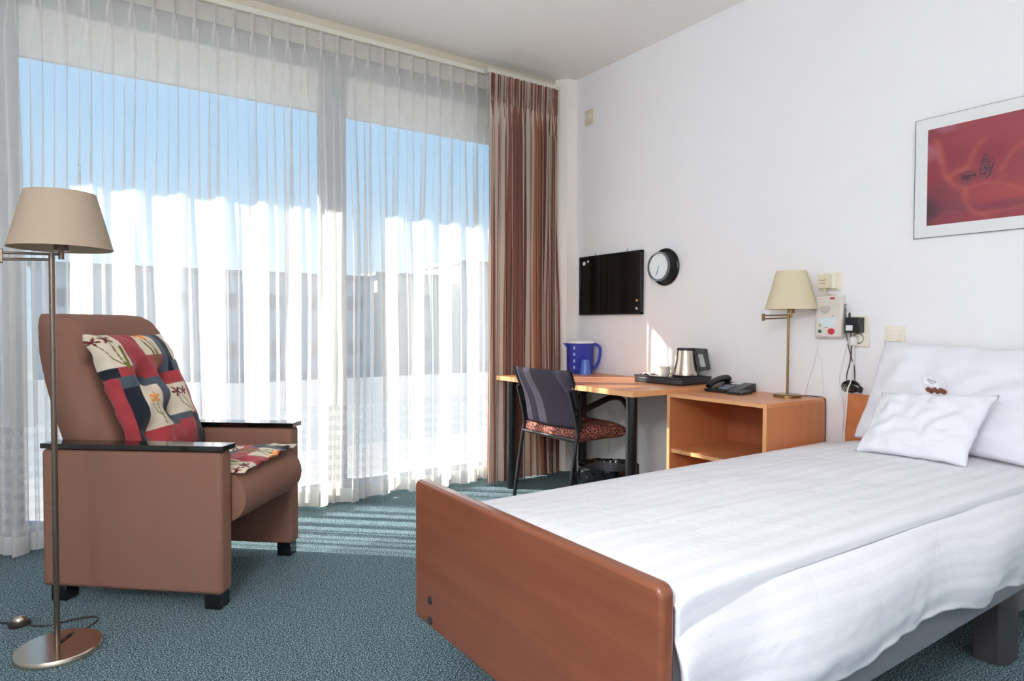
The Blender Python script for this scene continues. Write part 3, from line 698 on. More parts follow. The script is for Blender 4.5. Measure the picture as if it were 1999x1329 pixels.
# ================================================================== bed
bd = thing('bed', 'single care bed with cherry wood footboard and headboard', 'bed', (.84, .765, 0))
# local x along the bed, y towards the window
def rr_prof(y0, y1, z0, z1, rad, n=6, cut=.0):
    P = []
    for cy_, cz2, a0 in ((y1 - rad, z1 - rad, 0), (y0 + rad, z1 - rad, 90), (y0 + .012, z0 + .012, 180), (y1 - .012, z0 + .012, 270)):
        rad_ = rad if a0 < 180 else .012
        for k in range(n + 1):
            t = radians(a0 + 90 * k / n); P.append((cy_ + rad_ * cos(t), cz2 + rad_ * sin(t)))
    return P
bm = BM(); prism(bm, rr_prof(0, .962, .218, .626, .022), 'x', 0, .036)
fb = obj('footboard', bm, CHERRY, bd, bevel=.010, seg=4)
for z_ in (.240, .298):
    bm = BM(); cyl(bm, (-.004, .862, z_), (.002, .862, z_), .0115, n=24); cyl(bm, (-.0055, .862, z_), (-.003, .862, z_), .0055, n=6)
    obj('bolt', bm, mat('dark_steel', (92, 92, 96), .4, .8), fb, smooth=True)
    bm = BM(); cyl(bm, (-.004, .090, z_), (.002, .090, z_), .0115, n=24); obj('bolt', bm, mat('dark_steel', (92, 92, 96), .4, .8), fb, smooth=True)
bm = BM(); prism(bm, rr_prof(-.03, .862, .30, .758, .014), 'x', 2.19, 2.225); obj('headboard', bm, wood('headboard_beech', (186, 110, 66), (200, 124, 78), 1, .35), bd, bevel=.005)
bm = BM(); box(bm, .05, 2.16, -.018, .010, .258, .36); sr = obj('side_rail', bm, mat('grey_painted_steel', (120, 122, 128), .4), bd, bevel=.004)
bm = BM(); box(bm, .05, 2.16, .905, .935, .30, .375); obj('side_rail', bm, mat('grey_painted_steel', (120, 122, 128), .4), bd, bevel=.004)
bm = BM(); box(bm, .045, 2.17, .05, .90, .34, .375); obj('mattress_base', bm, mat('dark_grey_steel', (58, 58, 62), .5), bd)
bm = BM(); box(bm, .05, 2.17, .03, .92, .376, .50); obj('mattress', bm, mat('mattress_ticking', (220, 220, 224), .8), bd, bevel=.03, seg=3)
for x_ in (.42, 1.60):
    for y_ in (.035, .80):
        if x_ > 1: bm = BM(); prism(bm, [(x_ - .02, y_), (x_ + .02, y_ - .02), (x_ + .085, y_ - .02), (x_ + .105, y_ + .01), (x_ + .105, y_ + .07), (x_ - .02, y_ + .07)], 'z', 0, .345)
        else: bm = BM(); box(bm, x_, x_ + .06, y_ + .02, y_ + .08, 0, .345)
        obj('leg', bm, mat('dark_grey_metal_leg', (74, 70, 72), .45, .3), bd, bevel=.003)
bm = BM(); box(bm, 1.715, 2.15, .02, .16, .14, .215); obj('motor_housing', bm, mat('mid_grey_plastic', (96, 98, 104), .5), bd, bevel=.01)

# duvet ------------------------------------------------------------
def duvet_fn(u_, v_):
    """u along the bed 0 foot..1 head; v across: 0 far hem .. 1 near hem"""
    x = .883 + (3.0 - .883) * u_
    hemz = .318 + .018 * sstep(.1, .3, u_) - .065 * sstep(.45, .8, u_) + .010 * nz(x * 3.0, 4) + .010 * sin(x * 11 + 1) * (1 - abs(nz(x * 2, 1)))
    nearz, farz = .592 - .030 * u_, .537 - .010 * u_
    yf, yn = 1.706, .802
    if v_ < .16:
        t = 1 - v_ / .16
        y = yf + .030 * sin(t * pi / 2) ** .7; z = farz - .02 - .13 * t ** 1.3
    elif v_ < .70:
        t = (v_ - .16) / .54; y = yf + (yn - yf) * t
        fade = min(1, (1 - t) * 9, t * 9)
        z = farz + (nearz - farz) * t + .030 * sin(pi * t) - .02 * (1 - t) ** 6 
        z += .0010 * sin(t * 44 + 1.5 * nz(x * 1.2, t)) * (.5 + .5 * u_)
        z += fade * (.010 * nz(x * 2.2, t * 2.5, 1) + .006 * nz(x * 5, t * 9, 2))
        z += .005 * math.exp(-((t - .70 + .02 * sin(x * 3)) / .008) ** 2)      # stitched ridge
    else:
        t = (v_ - .70) / .30
        drop = nearz - hemz
        y = yn - (.030 + .055 * sstep(0, .16, u_)) * sin(min(1, t * 1.6) * pi / 2) + .02 * sstep(.75, 1, t)
        z = nearz + .004 - drop * t ** 1.12
        wr = sstep(.05, .5, t)
        dd = x * 9 + t * 3.2
        y -= wr * (.014 * sin(dd * 1.0 + 2 * nz(x * 1.7, t)) * (.4 + .6 * abs(nz(x * 1.3, 8))) + .016 * nz(x * 3, t * 1.5, 6) + .010 * nz(x * 13, t * 3, 11) * sstep(.5, 1, t))
        z += wr * .01 * nz(x * 6, t * 3, 3)
        y = min(y, .778)
    z += .004 * math.exp(-((v_ - .70) / .006) ** 2)
    puff = 1 - math.exp(-(u_ / .02) ** 2) * .3
    z = z - .022 * math.exp(-(u_ / .012))
    return (x, y, z)
dv = grid_mesh('duvet', 260, 170, duvet_fn, LINEN, None, uvfn=lambda a, b: (a * 2.1, b * 1.3))
tag(dv, 'white satin striped duvet spread over the bed', 'duvet')
sd = dv.modifiers.new('thickness', 'SOLIDIFY'); sd.thickness = .012; sd.offset = -1

# pillows ----------------------------------------------------------
cushion('pillow', 'large white pillow standing up against the headboard wall', 'pillow', (3.035, 1.455, 1.012), (3.04, .70, .985), (2.845, 1.490, .590), (2.74, .80, .590), (-1, 0, .35), .080, [], None, PILLOWM, nu=70, nv=60, back=.45, wav=.015, bow=.02)
cushion('small_pillow', 'small white cushion propped in front of the large pillow', 'pillow', (2.765, 1.335, .805), (2.735, .915, .832), (2.545, 1.325, .588), (2.57, .955, .590), (-1, 0, .6), .045, [], None, PILLOWM, nu=60, nv=50, back=.45, wav=.012, bow=.03)
# biscuit packet
bp_ = thing('biscuit_packet', 'small clear packet of brown biscuits with a printed card on the pillow', 'packet', (2.728, 1.120, .846), radians(0))
tilt = Matrix.Rotation(radians(-28), 4, 'Y')
bm = BM()
def pk(u_, v_, s): 
    q = (max(0, 1 - (2 * u_ - 1) ** 4) * max(0, 1 - (2 * v_ - 1) ** 4)) ** .5
    return tilt @ Vector((s * .012 * q, (u_ - .5) * .085, (v_ - .35) * .085 + .004 * nz(u_ * 9, v_ * 9)))
grid(bm, 20, 20, lambda a, b: pk(a, b, -1)); grid(bm, 20, 20, lambda a, b: pk(a, b, 1)); bmesh.ops.remove_doubles(bm, verts=bm.verts, dist=1e-5)
obj('wrapper', bm, glass_mat('cellophane'), bp_, smooth=True, auto=False)
for k in range(6):
    bm = BM(); c = tilt @ Vector((-.002 + .003 * (k % 2), -.028 + .011 * k, -.018 + .004 * (k % 2)))
    bmesh.ops.create_uvsphere(bm, u_segments=12, v_segments=8, radius=.0095)
    for v in bm.verts: v.co = Vector((v.co.x * .7, v.co.y, v.co.z * 1.0)) * (1 + .25 * nz(v.co.x * 200 + k, v.co.y * 200)) + c
    obj('biscuit', bm, mat('cocoa_biscuit', (118, 66, 46), .8), bp_, smooth=True)
cm = Matrix.Translation((2.708 - .016, 1.085, .918)) 
rotc = tilt @ Matrix.Rotation(radians(16), 4, 'X')
bm = BM(); vs = box(bm, -.0005, .0005, -.024, .024, -.004, .026, rotc)
for v in vs: v.co += Vector((-.020, .006, .012))
cd = obj('card', bm, PAPER, bp_)
for k, (wd_, zz) in enumerate(((.018, .018), (.016, .012), (.010, .004))):
    bm = BM(); vs = box(bm, -.0012, -.0006, -wd_ , wd_ * .9, zz, zz + .0016, rotc)
    for v in vs: v.co += Vector((-.020, .006, .012))
    obj('print_line', bm, INK, cd)

# ================================================================== things on the desk
jg = thing('water_jug', 'blue translucent plastic water jug with white lid and handle on the desk', 'jug', (2.965, 3.475, DZ))
BL = plastic_clear('blue_translucent_plastic', (84, 104, 222), .34)
bm = BM(); lathe(bm, [(0, 0), (.086, 0), (.090, .01), (.094, .205), (.098, .212), (.095, .212), (.0915, .205), (.0875, .012), (0, .006)], n=48)
obj('body', bm, BL, jg, smooth=True)
bm = BM(); prism(bm, [(-.12, .208), (-.085, .212), (-.085, .170)], 'y', -.012, .012)
for v in bm.verts: v.co = Matrix.Rotation(radians(-35), 4, 'Z') @ v.co
obj('spout', bm, BL, jg)
bm = BM(); lathe(bm, [(.099, .211), (.099, .219), (.092, .224), (.06, .232), (0, .236)], n=48); obj('lid', bm, mat('white_lid', (250, 250, 252), .35), jg, smooth=True)
bm = BM(); tube(bm, [(.082, 0, .200), (.115, 0, .200), (.138, 0, .175), (.136, 0, .12), (.118, 0, .06), (.088, 0, .030)], .011, n=12, flat=.7)
for v in bm.verts: v.co = Matrix.Rotation(radians(-42), 4, 'Z') @ v.co
obj('handle', bm, BL, jg, smooth=True)
for k in range(4):
    bm = BM(); M_ = Matrix.Rotation(radians(205), 4, 'Z')
    box(bm, .0935, .0948, -.006, .006, .035 + .045 * k, .055 + .045 * k, M_); obj('scale_mark', bm, mat('pale_blue_print', (176, 190, 244), .5), jg)
tb = thing('tumbler', 'upturned pale blue plastic tumbler in front of the blue jug', 'cup', (2.905, 3.348, DZ))
bm = BM(); lathe(bm, [(.037, 0), (.039, .002), (.0255, .100), (.022, .103), (0, .103), (0, .100), (.022, .099), (.035, .002)], n=36); obj('body', bm, mat('mid_blue_plastic', (74, 110, 200), .3), tb, smooth=True)
ty = thing('tray', 'shallow black tray across the desk end carrying the kettle and cups', 'tray', (2.805, 2.425, DZ), radians(2))
TX, TYY = .272, .352
bm = BM(); box(bm, 0, TX, 0, TYY, 0, .036); obj('body', bm, mat('black_tray', (44, 44, 50), .35), ty, bevel=.008, seg=3)
bm = BM(); 
for b_ in ((0, TX, 0, .006), (0, TX, TYY - .006, TYY), (0, .006, 0, TYY), (TX - .006, TX, 0, TYY)): box(bm, b_[0], b_[1], b_[2], b_[3], .034, .044)
obj('rim', bm, mat('black_tray', (44, 44, 50), .35), ty, bevel=.002)
TZ = DZ + .036
kt = thing('kettle', 'stainless steel electric kettle with black handle and lid on the tray', 'kettle', (2.945, 2.515, TZ), radians(-56))
bm = BM(); lathe(bm, [(0, 0), (.074, 0), (.075, .012), (.071, .016), (0, .016)], n=48); obj('base', bm, BLACKP, kt, smooth=True)
kp = [(.0705, .014), (.070, .03), (.064, .06), (.057, .09), (.0525, .12), (.050, .15), (.0495, .158)]
bm = BM(); lathe(bm, kp + [(.0475, .158), (.0475, .15), (.067, .03), (0, .03)], n=64); obj('body', bm, STEEL, kt, smooth=True)
bm = BM(); lathe(bm, [(.0505, .157), (.0505, .166), (.047, .171), (0, .172)], n=48); obj('lid', bm, BLACKP, kt, smooth=True)
bm = BM()
hp = [(.043, .171), (.112, .168), (.120, .160), (.136, .058), (.130, .050), (.094, .046), (.080, .040), (.070, .010), (.066, .010), (.060, .06), (.050, .12)]
hin = [(.066, .135), (.096, .138), (.113, .066), (.080, .062)]
def lpr(a_, b_, y0=-.012, y1=.012):
    prism(bm, [a_[0], a_[1], b_[1], b_[0]], 'y', y0, y1)
outer = [(.040, .172), (.118, .168), (.138, .052), (.078, .036)]; 
for k in range(4): lpr((outer[k], outer[(k + 1) % 4]), (hin[k], hin[(k + 1) % 4]))
prism(bm, [(.052, .15), (.066, .135), (.080, .062), (.078, .036), (.072, .006), (.066, .006), (.062, .07)], 'y', -.016, .016)
obj('handle', bm, BLACKP, kt, bevel=.002)
bm = BM(); prism(bm, [(-.062, .146), (-.046, .155), (-.046, .118)], 'y', -.012, .012); obj('spout', bm, STEEL, kt, bevel=.002)
bm = BM(); M_ = Matrix.Rotation(radians(0), 4, 'Z')
bm.free()
KL = Matrix.Rotation(radians(-80), 4, 'Z') @ Matrix(((1, 0, 0, 0), (0, 0, -1, -.0708), (0, 1, 0, .034), (0, 0, 0, 1)))
mug0 = thing('mug', 'white cup on the tray, the one beside the kettle base nearer the room', 'cup', (2.895, 2.635, TZ), radians(-60))
WCER = mat('white_ceramic', (236, 228, 214), .2)
bm = BM(); lathe(bm, [(0, 0), (.024, 0), (.033, .012), (.036, .028), (.034, .038), (.035, .042), (.0355, .060), (.033, .060), (.032, .04), (.030, .012), (0, .006)], n=36); obj('body', bm, WCER, mug0, smooth=True)
bm = BM(); tube(bm, [(.033, 0, .045), (.050, 0, .045), (.052, 0, .028), (.034, 0, .016)], .0045, n=10, flat=.7); obj('handle', bm, WCER, mug0, smooth=True)
m2 = mug0.copy(); COL.objects.link(m2); m2.location = (2.985, 2.645, TZ); m2.rotation_euler = (0, 0, radians(20)); m2['label'] = 'white cup on the tray, the one against the wall behind the kettle'
for ch in list(mug0.children):
    c_ = ch.copy(); COL.objects.link(c_); c_.parent = m2
for q, (dx, dy, rz, lb) in enumerate(((.025, .318, 20, 'white sachet at the far left corner of the tray'), (.060, .292, 62, 'white sachet leaning in the middle of the three on the tray'), (.10, .262, 100, 'white sachet next to the white cups on the tray'))):
    sq = thing('sugar_sachet', lb, 'sachet', (2.805 + dx, 2.425 + dy, TZ + .001), radians(rz), 'sachets on the tray')
    bm = BM()
    def sf(a, b, s): 
        e_ = (max(0, 1 - (2 * a - 1) ** 4) * max(0, 1 - (2 * b - 1) ** 4)) ** .5
        return (-.035 + .07 * a, -.011 + .022 * b, .004 + .003 * s * e_ + .012 * a)
    grid(bm, 10, 6, lambda a, b: sf(a, b, 1)); grid(bm, 10, 6, lambda a, b: sf(a, b, -1)); bmesh.ops.remove_doubles(bm, verts=bm.verts, dist=1e-5)
    obj('paper', bm, mat('sachet_white', (236, 232, 226), .5), sq, smooth=True, auto=False)
    bm = BM(); box(bm, -.034, -.006, -.010, .010, .0082, .0088); vs = list(bm.verts)
    for v in vs: v.co.z += .17 * (v.co.x + .035)
    obj('brown_band', bm, mat('sachet_brown', (110, 84, 66), .5), sq)

# telephone --------------------------------------------------------
ph = thing('telephone', 'black desk telephone with handset on the cabinet by the wall', 'telephone', (2.935, 2.195, CZ), radians(6))
# local: -X front, +Y left side (towards desk)
bm = BM(); prism(bm, [(-.095, 0), (.09, 0), (.09, .046), (.07, .048), (-.095, .016)], 'y', -.095, .095); obj('base', bm, BLACKP, ph, bevel=.004)
bm = BM(); prism(bm, [(-.13, 0.0), (-.02, 0.0), (-.02, .022), (-.125, .014)], 'y', -.135, -.045); obj('side_wing', bm, BLACKP, ph, bevel=.004)
bm = BM(); tube(bm, [(-.105, .070, .030), (-.085, .070, .046), (0, .070, .064), (.070, .070, .066), (.088, .070, .055)], .020, n=14, flat=.8)
hs = obj('handset', bm, BLACKP, ph, smooth=True)
bm = BM(); pts = []
for k in range(80):
    t = k / 79; c = Vector((-.105, .085, .012)).lerp(Vector((-.02, .108, .008)), t); c += Vector((-.02 * sin(pi * t), .01 * sin(pi * t), 0))
    pts.append((c.x + .005 * cos(k * 1.3), c.y, c.z + .005 * sin(k * 1.3)))
tube(bm, pts, .0014, n=6, smooth=False); obj('coiled_cord', bm, BLACKP, hs, smooth=True)
KEY = mat('grey_key', (150, 156, 166), .5)
for i in range(4):
    for j in range(3):
        x_ = -.070 + .021 * i; y_ = .022 - .019 * j; z_ = .016 + (x_ + .095) * .032 / .165
        bm = BM(); box(bm, x_ - .006, x_ + .006, y_ - .0065, y_ + .0065, z_, z_ + .004); obj('key', bm, KEY, ph)
bm = BM(); prism(bm, [(.025, .0395), (.065, .0475), (.065, .0485), (.025, .0405)], 'y', -.038, .020); obj('display', bm, mat('phone_display', (206, 212, 214), .3), ph)

# table lamp ------------------------------------------------------
tl_ = swing_lamp('brass table lamp with cream shade standing on the cabinet', 'table_lamp', (2.965, 1.885, CZ), radians(-34), .066, .000, .412, .122, .012, .122, .070, .437, .628, .0060, BRASS, BRASS, shade_mat('cream_table_shade', (240, 228, 198), .28), .8)
bm = BM(); tube(bm, [(.064, 0, .006), (.10, .02, .004), (.128, .005, .004), (.146, -.02, .004)], .0022)
obj('cord', bm, mat('dark_cord', (50, 46, 44), .4), tl_, smooth=True)
bm = BM(); Rz = Matrix.Rotation(radians(34), 4, 'Z')
def tlw(x, y, z): v = Rz @ (Vector((x, y, z)) - Vector((2.965, 1.885, CZ))); return tuple(v)
pts = [tlw(3.062, 1.785, CZ + .004), tlw(3.066, 1.760, CZ + .003), tlw(3.066, 1.744, CZ - .03), tlw(3.064, 1.742, CZ - .2), tlw(3.066, 1.742, .3)]
tube(bm, pts, .0022); obj('hanging_cord', bm, mat('dark_cord', (50, 46, 44), .4), tl_, smooth=True)

# ================================================================== on the right wall (x = XW, facing -X)
def wthing(name, label, cat, y, z, group=None): return thing(name, label, cat, (XW, y, z), 0, group)
# memo board
mb = wthing('memo_board', 'black framed magnetic board hanging on the right wall', 'board', 3.295, 1.357)
hw, hh = .306, .208
bm = BM(); box(bm, -.022, -.004, -hw + .012, hw - .012, -hh + .012, hh - .012); obj('panel', bm, mat('black_glossy_board', (12, 13, 16), .12, spec=.6), mb)
bm = BM()
for b_ in ((-hw, hw, hh - .013, hh), (-hw, hw, -hh, -hh + .013), (-hw, -hw + .013, -hh, hh), (hw - .013, hw, -hh, hh)): box(bm, -.030, -.001, b_[0], b_[1], b_[2], b_[3])
obj('frame', bm, mat('dark_glossy_frame', (30, 31, 36), .15, .3), mb, bevel=.002)
for y_ in (.155, -.16):
    bm = BM(); tube(bm, [(-.004, y_, hh + .002), (-.012, y_, hh + .012), (-.006, y_ - .004, hh + .022)], .0022, n=8); obj('hook', bm, CHROME, mb, smooth=True)
for y_, z_, rad, c, lb in ((.258, .160, .014, (236, 232, 226), 'round white magnet at the top left of the black board'), (.215, .172, .008, (220, 216, 210), 'small white magnet beside the round one, top left of the board'),
                       (-.268, -.118, .008, (214, 176, 90), 'small yellow magnet near the lower right corner of the board'), (-.266, -.170, .008, (226, 226, 230), 'small white magnet in the lower right corner of the board')):
    bm = BM(); lathe(bm, [(0, 0), (rad, 0), (rad, .004), (rad * .8, .007), (0, .007)], n=20)
    for v in bm.verts: v.co = Vector((-.022 - v.co.z, v.co.x, v.co.y))
    o = obj('magnet', bm, mat('magnet_%d_%d_%d' % c, c, .4), None, smooth=True); o.location = (XW, 3.295 + y_, 1.357 + z_); tag(o, lb, 'magnet', 'magnets on the board')
# clock
ck = wthing('wall_clock', 'round black wall clock with white face beside the board', 'clock', 2.805, 1.441)
def wl(prof, m, nm, par, n=56, **k):
    bm = BM(); lathe(bm, prof, n=n)
    for v in bm.verts: v.co = Vector((-v.co.z, v.co.x, v.co.y))
    return obj(nm, bm, m, par, smooth=True, **k)
CBK = mat('black_clock_case', (10, 10, 12), .3, spec=.35)
wl([(0, .002), (.113, .002), (.116, .008), (.110, .016), (.096, .02), (.090, .032), (.090, .066), (.087, .071), (.080, .070), (.079, .062), (0, .062)], CBK, 'case', ck)
wl([(.0905, .060), (.0915, .066), (.088, .073), (.081, .072), (.080, .066)], mat('grey_bezel', (120, 124, 128), .2, .8), 'bezel', ck)
fc = wl([(.0795, .0622), (.0795, .0636), (0, .0636)], mat('clock_face_white', (238, 244, 246), .4), 'face', ck)
for k in range(12):
    a_ = radians(30 * k); c_, s_ = cos(a_), sin(a_)
    bm = BM(); M_ = Matrix.Rotation(a_, 4, 'X'); box(bm, -.0644, -.0637, -.0008, .0008, .066, .074, M_); obj('hour_mark', bm, mat('clock_grey', (130, 134, 140), .5), fc)
for ang, ln, wd_ in ((195, .048, .0022), (200, .062, .0012)):
    bm = BM(); M_ = Matrix.Rotation(radians(ang), 4, 'X'); box(bm, -.0665, -.0650, -wd_ / 2, wd_ / 2, -.008, ln, M_); obj('hand', bm, mat('clock_grey', (130, 134, 140), .5), ck)
# picture -----------------------------------------------------------
PH, PWD = .512, .74; pzc = 1.7165
pc = wthing('framed_picture', 'red flower close-up print in white mount, clip framed above the bed', 'picture', 1.358 - PWD / 2, pzc)
bm = BM(); box(bm, -.014, -.001, -PWD / 2, PWD / 2, -PH / 2, PH / 2); obj('mount', bm, mat('mount_board_white', (244, 246, 244), .6), pc)
bm = BM(); box(bm, -.0150, -.0141, -PWD / 2 - .001, PWD / 2 + .001, -PH / 2 - .001, -PH / 2 + .0012); box(bm, -.0150, -.0005, PWD / 2, PWD / 2 + .0025, -PH / 2 - .001, PH / 2 + .001); box(bm, -.0150, -.0005, -PWD / 2, PWD / 2, PH / 2, PH / 2 + .0012)
obj('frame_edge', bm, mat('thin_dark_edge', (70, 74, 78), .4), pc)
def poppy(u_, v_):
    """u left..right (0..1), v bottom..top"""
    base = [.60, .10, .12]
    n_ = nz(u_ * 2.2, v_ * 3.0, 4) * .5 + nz(u_ * 6, v_ * 6, 8) * .2
    base = [.55 + .22 * n_, .085 + .06 * n_, .105 + .05 * n_]
    def edge_(pts, w_, col, amt):
        d = min(seg_d(u_, v_, a, b) for a, b in zip(pts, pts[1:])); k = math.exp(-(d / (w_ * 1.9)) ** 2) * amt * .55
        for i in range(3): base[i] = base[i] * (1 - k) + col[i] * k
    def blob(c, rx, ry, col, amt):
        k = math.exp(-(((u_ - c[0]) / rx) ** 2 + ((v_ - c[1]) / ry) ** 2) ** 2) * amt
        for i in range(3): base[i] = base[i] * (1 - k) + col[i] * k
    blob((.06, .22), .17, .22, (.34, .09, .12), .75); blob((.0, .15), .085, .13, (.14, .05, .07), .95); blob((.20, .12), .10, .12, (.38, .10, .14), .7)
    blob((.0, .76), .08, .09, (.74, .26, .32), .9); blob((.11, .98), .07, .05, (.68, .28, .34), .8); blob((.03, .93), .05, .06, (.38, .06, .10), .7)
    blob((.80, .92), .14, .13, (.34, .10, .14), .75); blob((.42, .82), .25, .14, (.62, .10, .13), .6); blob((.36, .64), .10, .14, (.50, .06, .10), .6)
    blob((.56, .24), .26, .09, (.74, .13, .11), .7); blob((.46, .13), .17, .045, (.36, .07, .12), .75); blob((.85, .5), .13, .22, (.50, .09, .12), .6); blob((.62, .38), .12, .12, (.68, .11, .12), .6)
    blob((.14, .60), .05, .22, (.44, .06, .10), .5); blob((.25, .04), .16, .05, (.58, .12, .14), .6)
    edge_([(.05, .88), (.09, .66), (.10, .52), (.15, .40), (.22, .33), (.23, .2), (.27, .09), (.36, .03)], .011, (.92, .26, .14), .85)
    edge_([(.17, .50), (.23, .53), (.25, .60), (.28, .72), (.33, .80)], .010, (.90, .28, .16), .75); edge_([(.13, .46), (.17, .53), (.22, .53)], .012, (.92, .30, .16), .8)
    edge_([(.22, .33), (.34, .36), (.44, .33), (.52, .25), (.57, .17), (.55, .10), (.44, .07), (.32, .07)], .008, (.90, .26, .16), .7)
    edge_([(.42, .46), (.46, .58), (.50, .66), (.60, .72), (.70, .74)], .009, (.90, .28, .18), .7); edge_([(.37, .30), (.41, .38), (.45, .42)], .008, (.86, .24, .16), .5)
    edge_([(.58, .97), (.66, .93), (.71, .86)], .008, (.88, .46, .46), .8); edge_([(.0, .82), (.07, .72), (.08, .64)], .008, (.84, .36, .36), .7); edge_([(.05, .05), (.12, .12), (.20, .10)], .008, (.80, .24, .2), .5)
    # dark stamens
    if abs(u_ - .30) < .25 and abs(v_ - .48) < .25:
        blob((.24, .44), .055, .07, (.34, .10, .16), .7); blob((.34, .52), .035, .11, (.30, .09, .14), .7)
        q = nz(u_ * 70, v_ * 45, 1)
        m_ = math.exp(-(((u_ - .345) / .035) ** 2 + ((v_ - .53) / .12) ** 2)) + math.exp(-(((u_ - .245) / .05) ** 2 + ((v_ - .45) / .05) ** 2))
        if q > .05 and m_ > .35: base = [.13, .04, .07]
    return (max(base[0], .02) * .56, max(base[1], .02) * .42, max(base[2], .02) * .50, 1)
y0p, y1p, z0p, z1p = 1.309 - (1.358 - PWD / 2), -PWD / 2 + .05, 1.511 - pzc, 1.923 - pzc
grid_mesh('print', 220, 150, lambda a, b: (-.0148, y0p + (y1p - y0p) * a, z0p + (z1p - z0p) * b), attr_mat('flower_print_ink', .35, .4, 0, 0), pc, colfn=poppy, smooth=False)
bm = BM(); box(bm, -.0172, -.0155, -PWD / 2, PWD / 2, -PH / 2, PH / 2); obj('glass', bm, glass_mat('picture_glass'), pc)

# switches & sockets ------------------------------------------------
def plate(name, label, cat, yc, zc, w_, h_, m=BEIGEP, d=.010):
    t = wthing(name, label, cat, yc, zc); bm = BM(); box(bm, -d, -.0005, -w_ / 2, w_ / 2, -h_ / 2, h_ / 2); obj('plate', bm, m, t, bevel=.003); return t
s1 = plate('room_thermostat', 'small beige control plate high on the right wall near the column', 'thermostat', 3.525, 2.556, .088, .105, BEIGED)
bm = BM(); box(bm, -.018, -.008, -.034, .034, -.038, .038); obj('cover', bm, BEIGED, s1, bevel=.003)
for y_ in (-.018, .018): bm = BM(); box(bm, -.0205, -.017, y_ - .010, y_ + .010, -.018, .018); obj('rocker', bm, BEIGEP, s1, bevel=.001)
s2 = plate('phone_socket', 'beige phone socket with bulky plug above the alarm unit', 'socket', 1.728, 1.294, .088, .088)
bm = BM(); box(bm, -.028, -.009, -.026, .036, -.036, .036); obj('inner_plate', bm, BEIGEP, s2, bevel=.002)
bm = BM(); box(bm, -.062, -.027, -.010, .045, -.034, .034); pg = obj('plug', bm, BEIGED, s2, bevel=.003)
for y_, z_ in ((.031, .006), (.018, .004), (.006, .006), (.025, -.010), (.011, -.010)):
    wl_ = BM(); cyl(wl_, (-.0628, y_, z_), (-.0615, y_, z_), .0026, n=12); obj('pin_hole', wl_, BLACKTRIM, pg, smooth=True)
bm = BM(); tube(bm, [(-.045, .018, -.034), (-.045, .018, -.048), (-.030, .018, -.066)], .006, n=10); obj('cable_boot', bm, BEIGED, pg, smooth=True)
s3 = plate('light_switch', 'beige light switch on the wall just above the pillow', 'switch', 1.434, 1.035, .084, .084)
bm = BM(); box(bm, -.014, -.009, -.031, .031, -.031, .031); obj('inner_frame', bm, BEIGEP, s3, bevel=.001)
bm = BM(); box(bm, -.021, -.013, -.022, .028, -.026, .026); obj('rocker', bm, BEIGEP, s3, bevel=.002)
s4 = plate('wall_socket', 'beige double wall socket behind the black adapter', 'socket', 1.592, 1.052, .090, .145, d=.012)
bm = BM(); lathe(bm, [(.024, 0), (.026, .002), (.024, .003), (.021, 0)], n=32)
for v in bm.verts: v.co = Vector((-.012 - v.co.z, v.co.x + .004, v.co.y - .033))
obj('socket_ring', bm, mat('socket_ring_dark', (110, 100, 80), .4), s4, smooth=True)
ad = wthing('power_adapter', 'black plug-in power adapter with white label in the double socket', 'adapter', 1.597, 1.082)
bm = BM(); box(bm, -.066, -.0125, -.030, .035, -.036, .036); obj('body', bm, BLACKP, ad, bevel=.004)
bm = BM(); box(bm, -.0668, -.0661, -.002, .030, -.026, -.001); obj('label_sticker', bm, mat('label_white', (226, 226, 230), .5), ad)
bm = BM(); cyl(bm, (-.050, .022, .036), (-.050, .022, .058), .0055, .0045, n=12); obj('strain_relief', bm, BLACKP, ad, smooth=True)
bm = BM(); tube(bm, [(-.040, .020, -.036), (-.032, .020, -.10), (-.022, .030, -.17), (-.018, .046, -.23), (-.016, .050, -.262)], .0024, n=8)
tube(bm, [(-.008, .062, -.02), (-.010, .050, -.085), (-.015, .030, -.15), (-.018, .012, -.20), (-.016, .010, -.262)], .0024, n=8); obj('cable', bm, BLACKP, ad, smooth=True)
bm = BM()
for k in range(5):
    a_ = .3 * k; pts = []
    for j in range(17):
        t = 2 * pi * j / 16; pts.append((-.016 + .006 * sin(t + a_) + .002 * k, .030 + .040 * cos(t) - .012 * sin(t) * (1 - .2 * k) - .004 * k, -.292 + (.030 - .003 * k) * sin(t + .5 + .12 * k) - .006 * cos(t)))
    tube(bm, pts, .0024, n=7, smooth=False)
tube(bm, [(-.016, .045, -.272), (-.018, .02, -.29), (-.018, -.008, -.305), (-.018, -.022, -.315)], .0085, n=10); obj('cable_bundle', bm, BLACKP, ad, smooth=True)
wp = wthing('white_plug', 'white plug and cable in the lower half of the double socket', 'plug', 1.603, 1.018)
bm = BM(); prism(bm, [(-.0155, .012), (-.040, .010), (-.046, -.008), (-.040, -.030), (-.030, -.036), (-.0155, -.014)], 'y', -.011, .015); obj('body', bm, WHITEPL, wp, bevel=.004)
bm = BM(); tube(bm, [(-.035, .002, -.034), (-.030, .004, -.10), (-.020, .020, -.20), (-.04, .024, -.24), (-.072, .010, -.29), (-.074, .014, -.38), (-.074, .02, -.44)], .0033, n=8); obj('cable', bm, WHITEPL, wp, smooth=True)
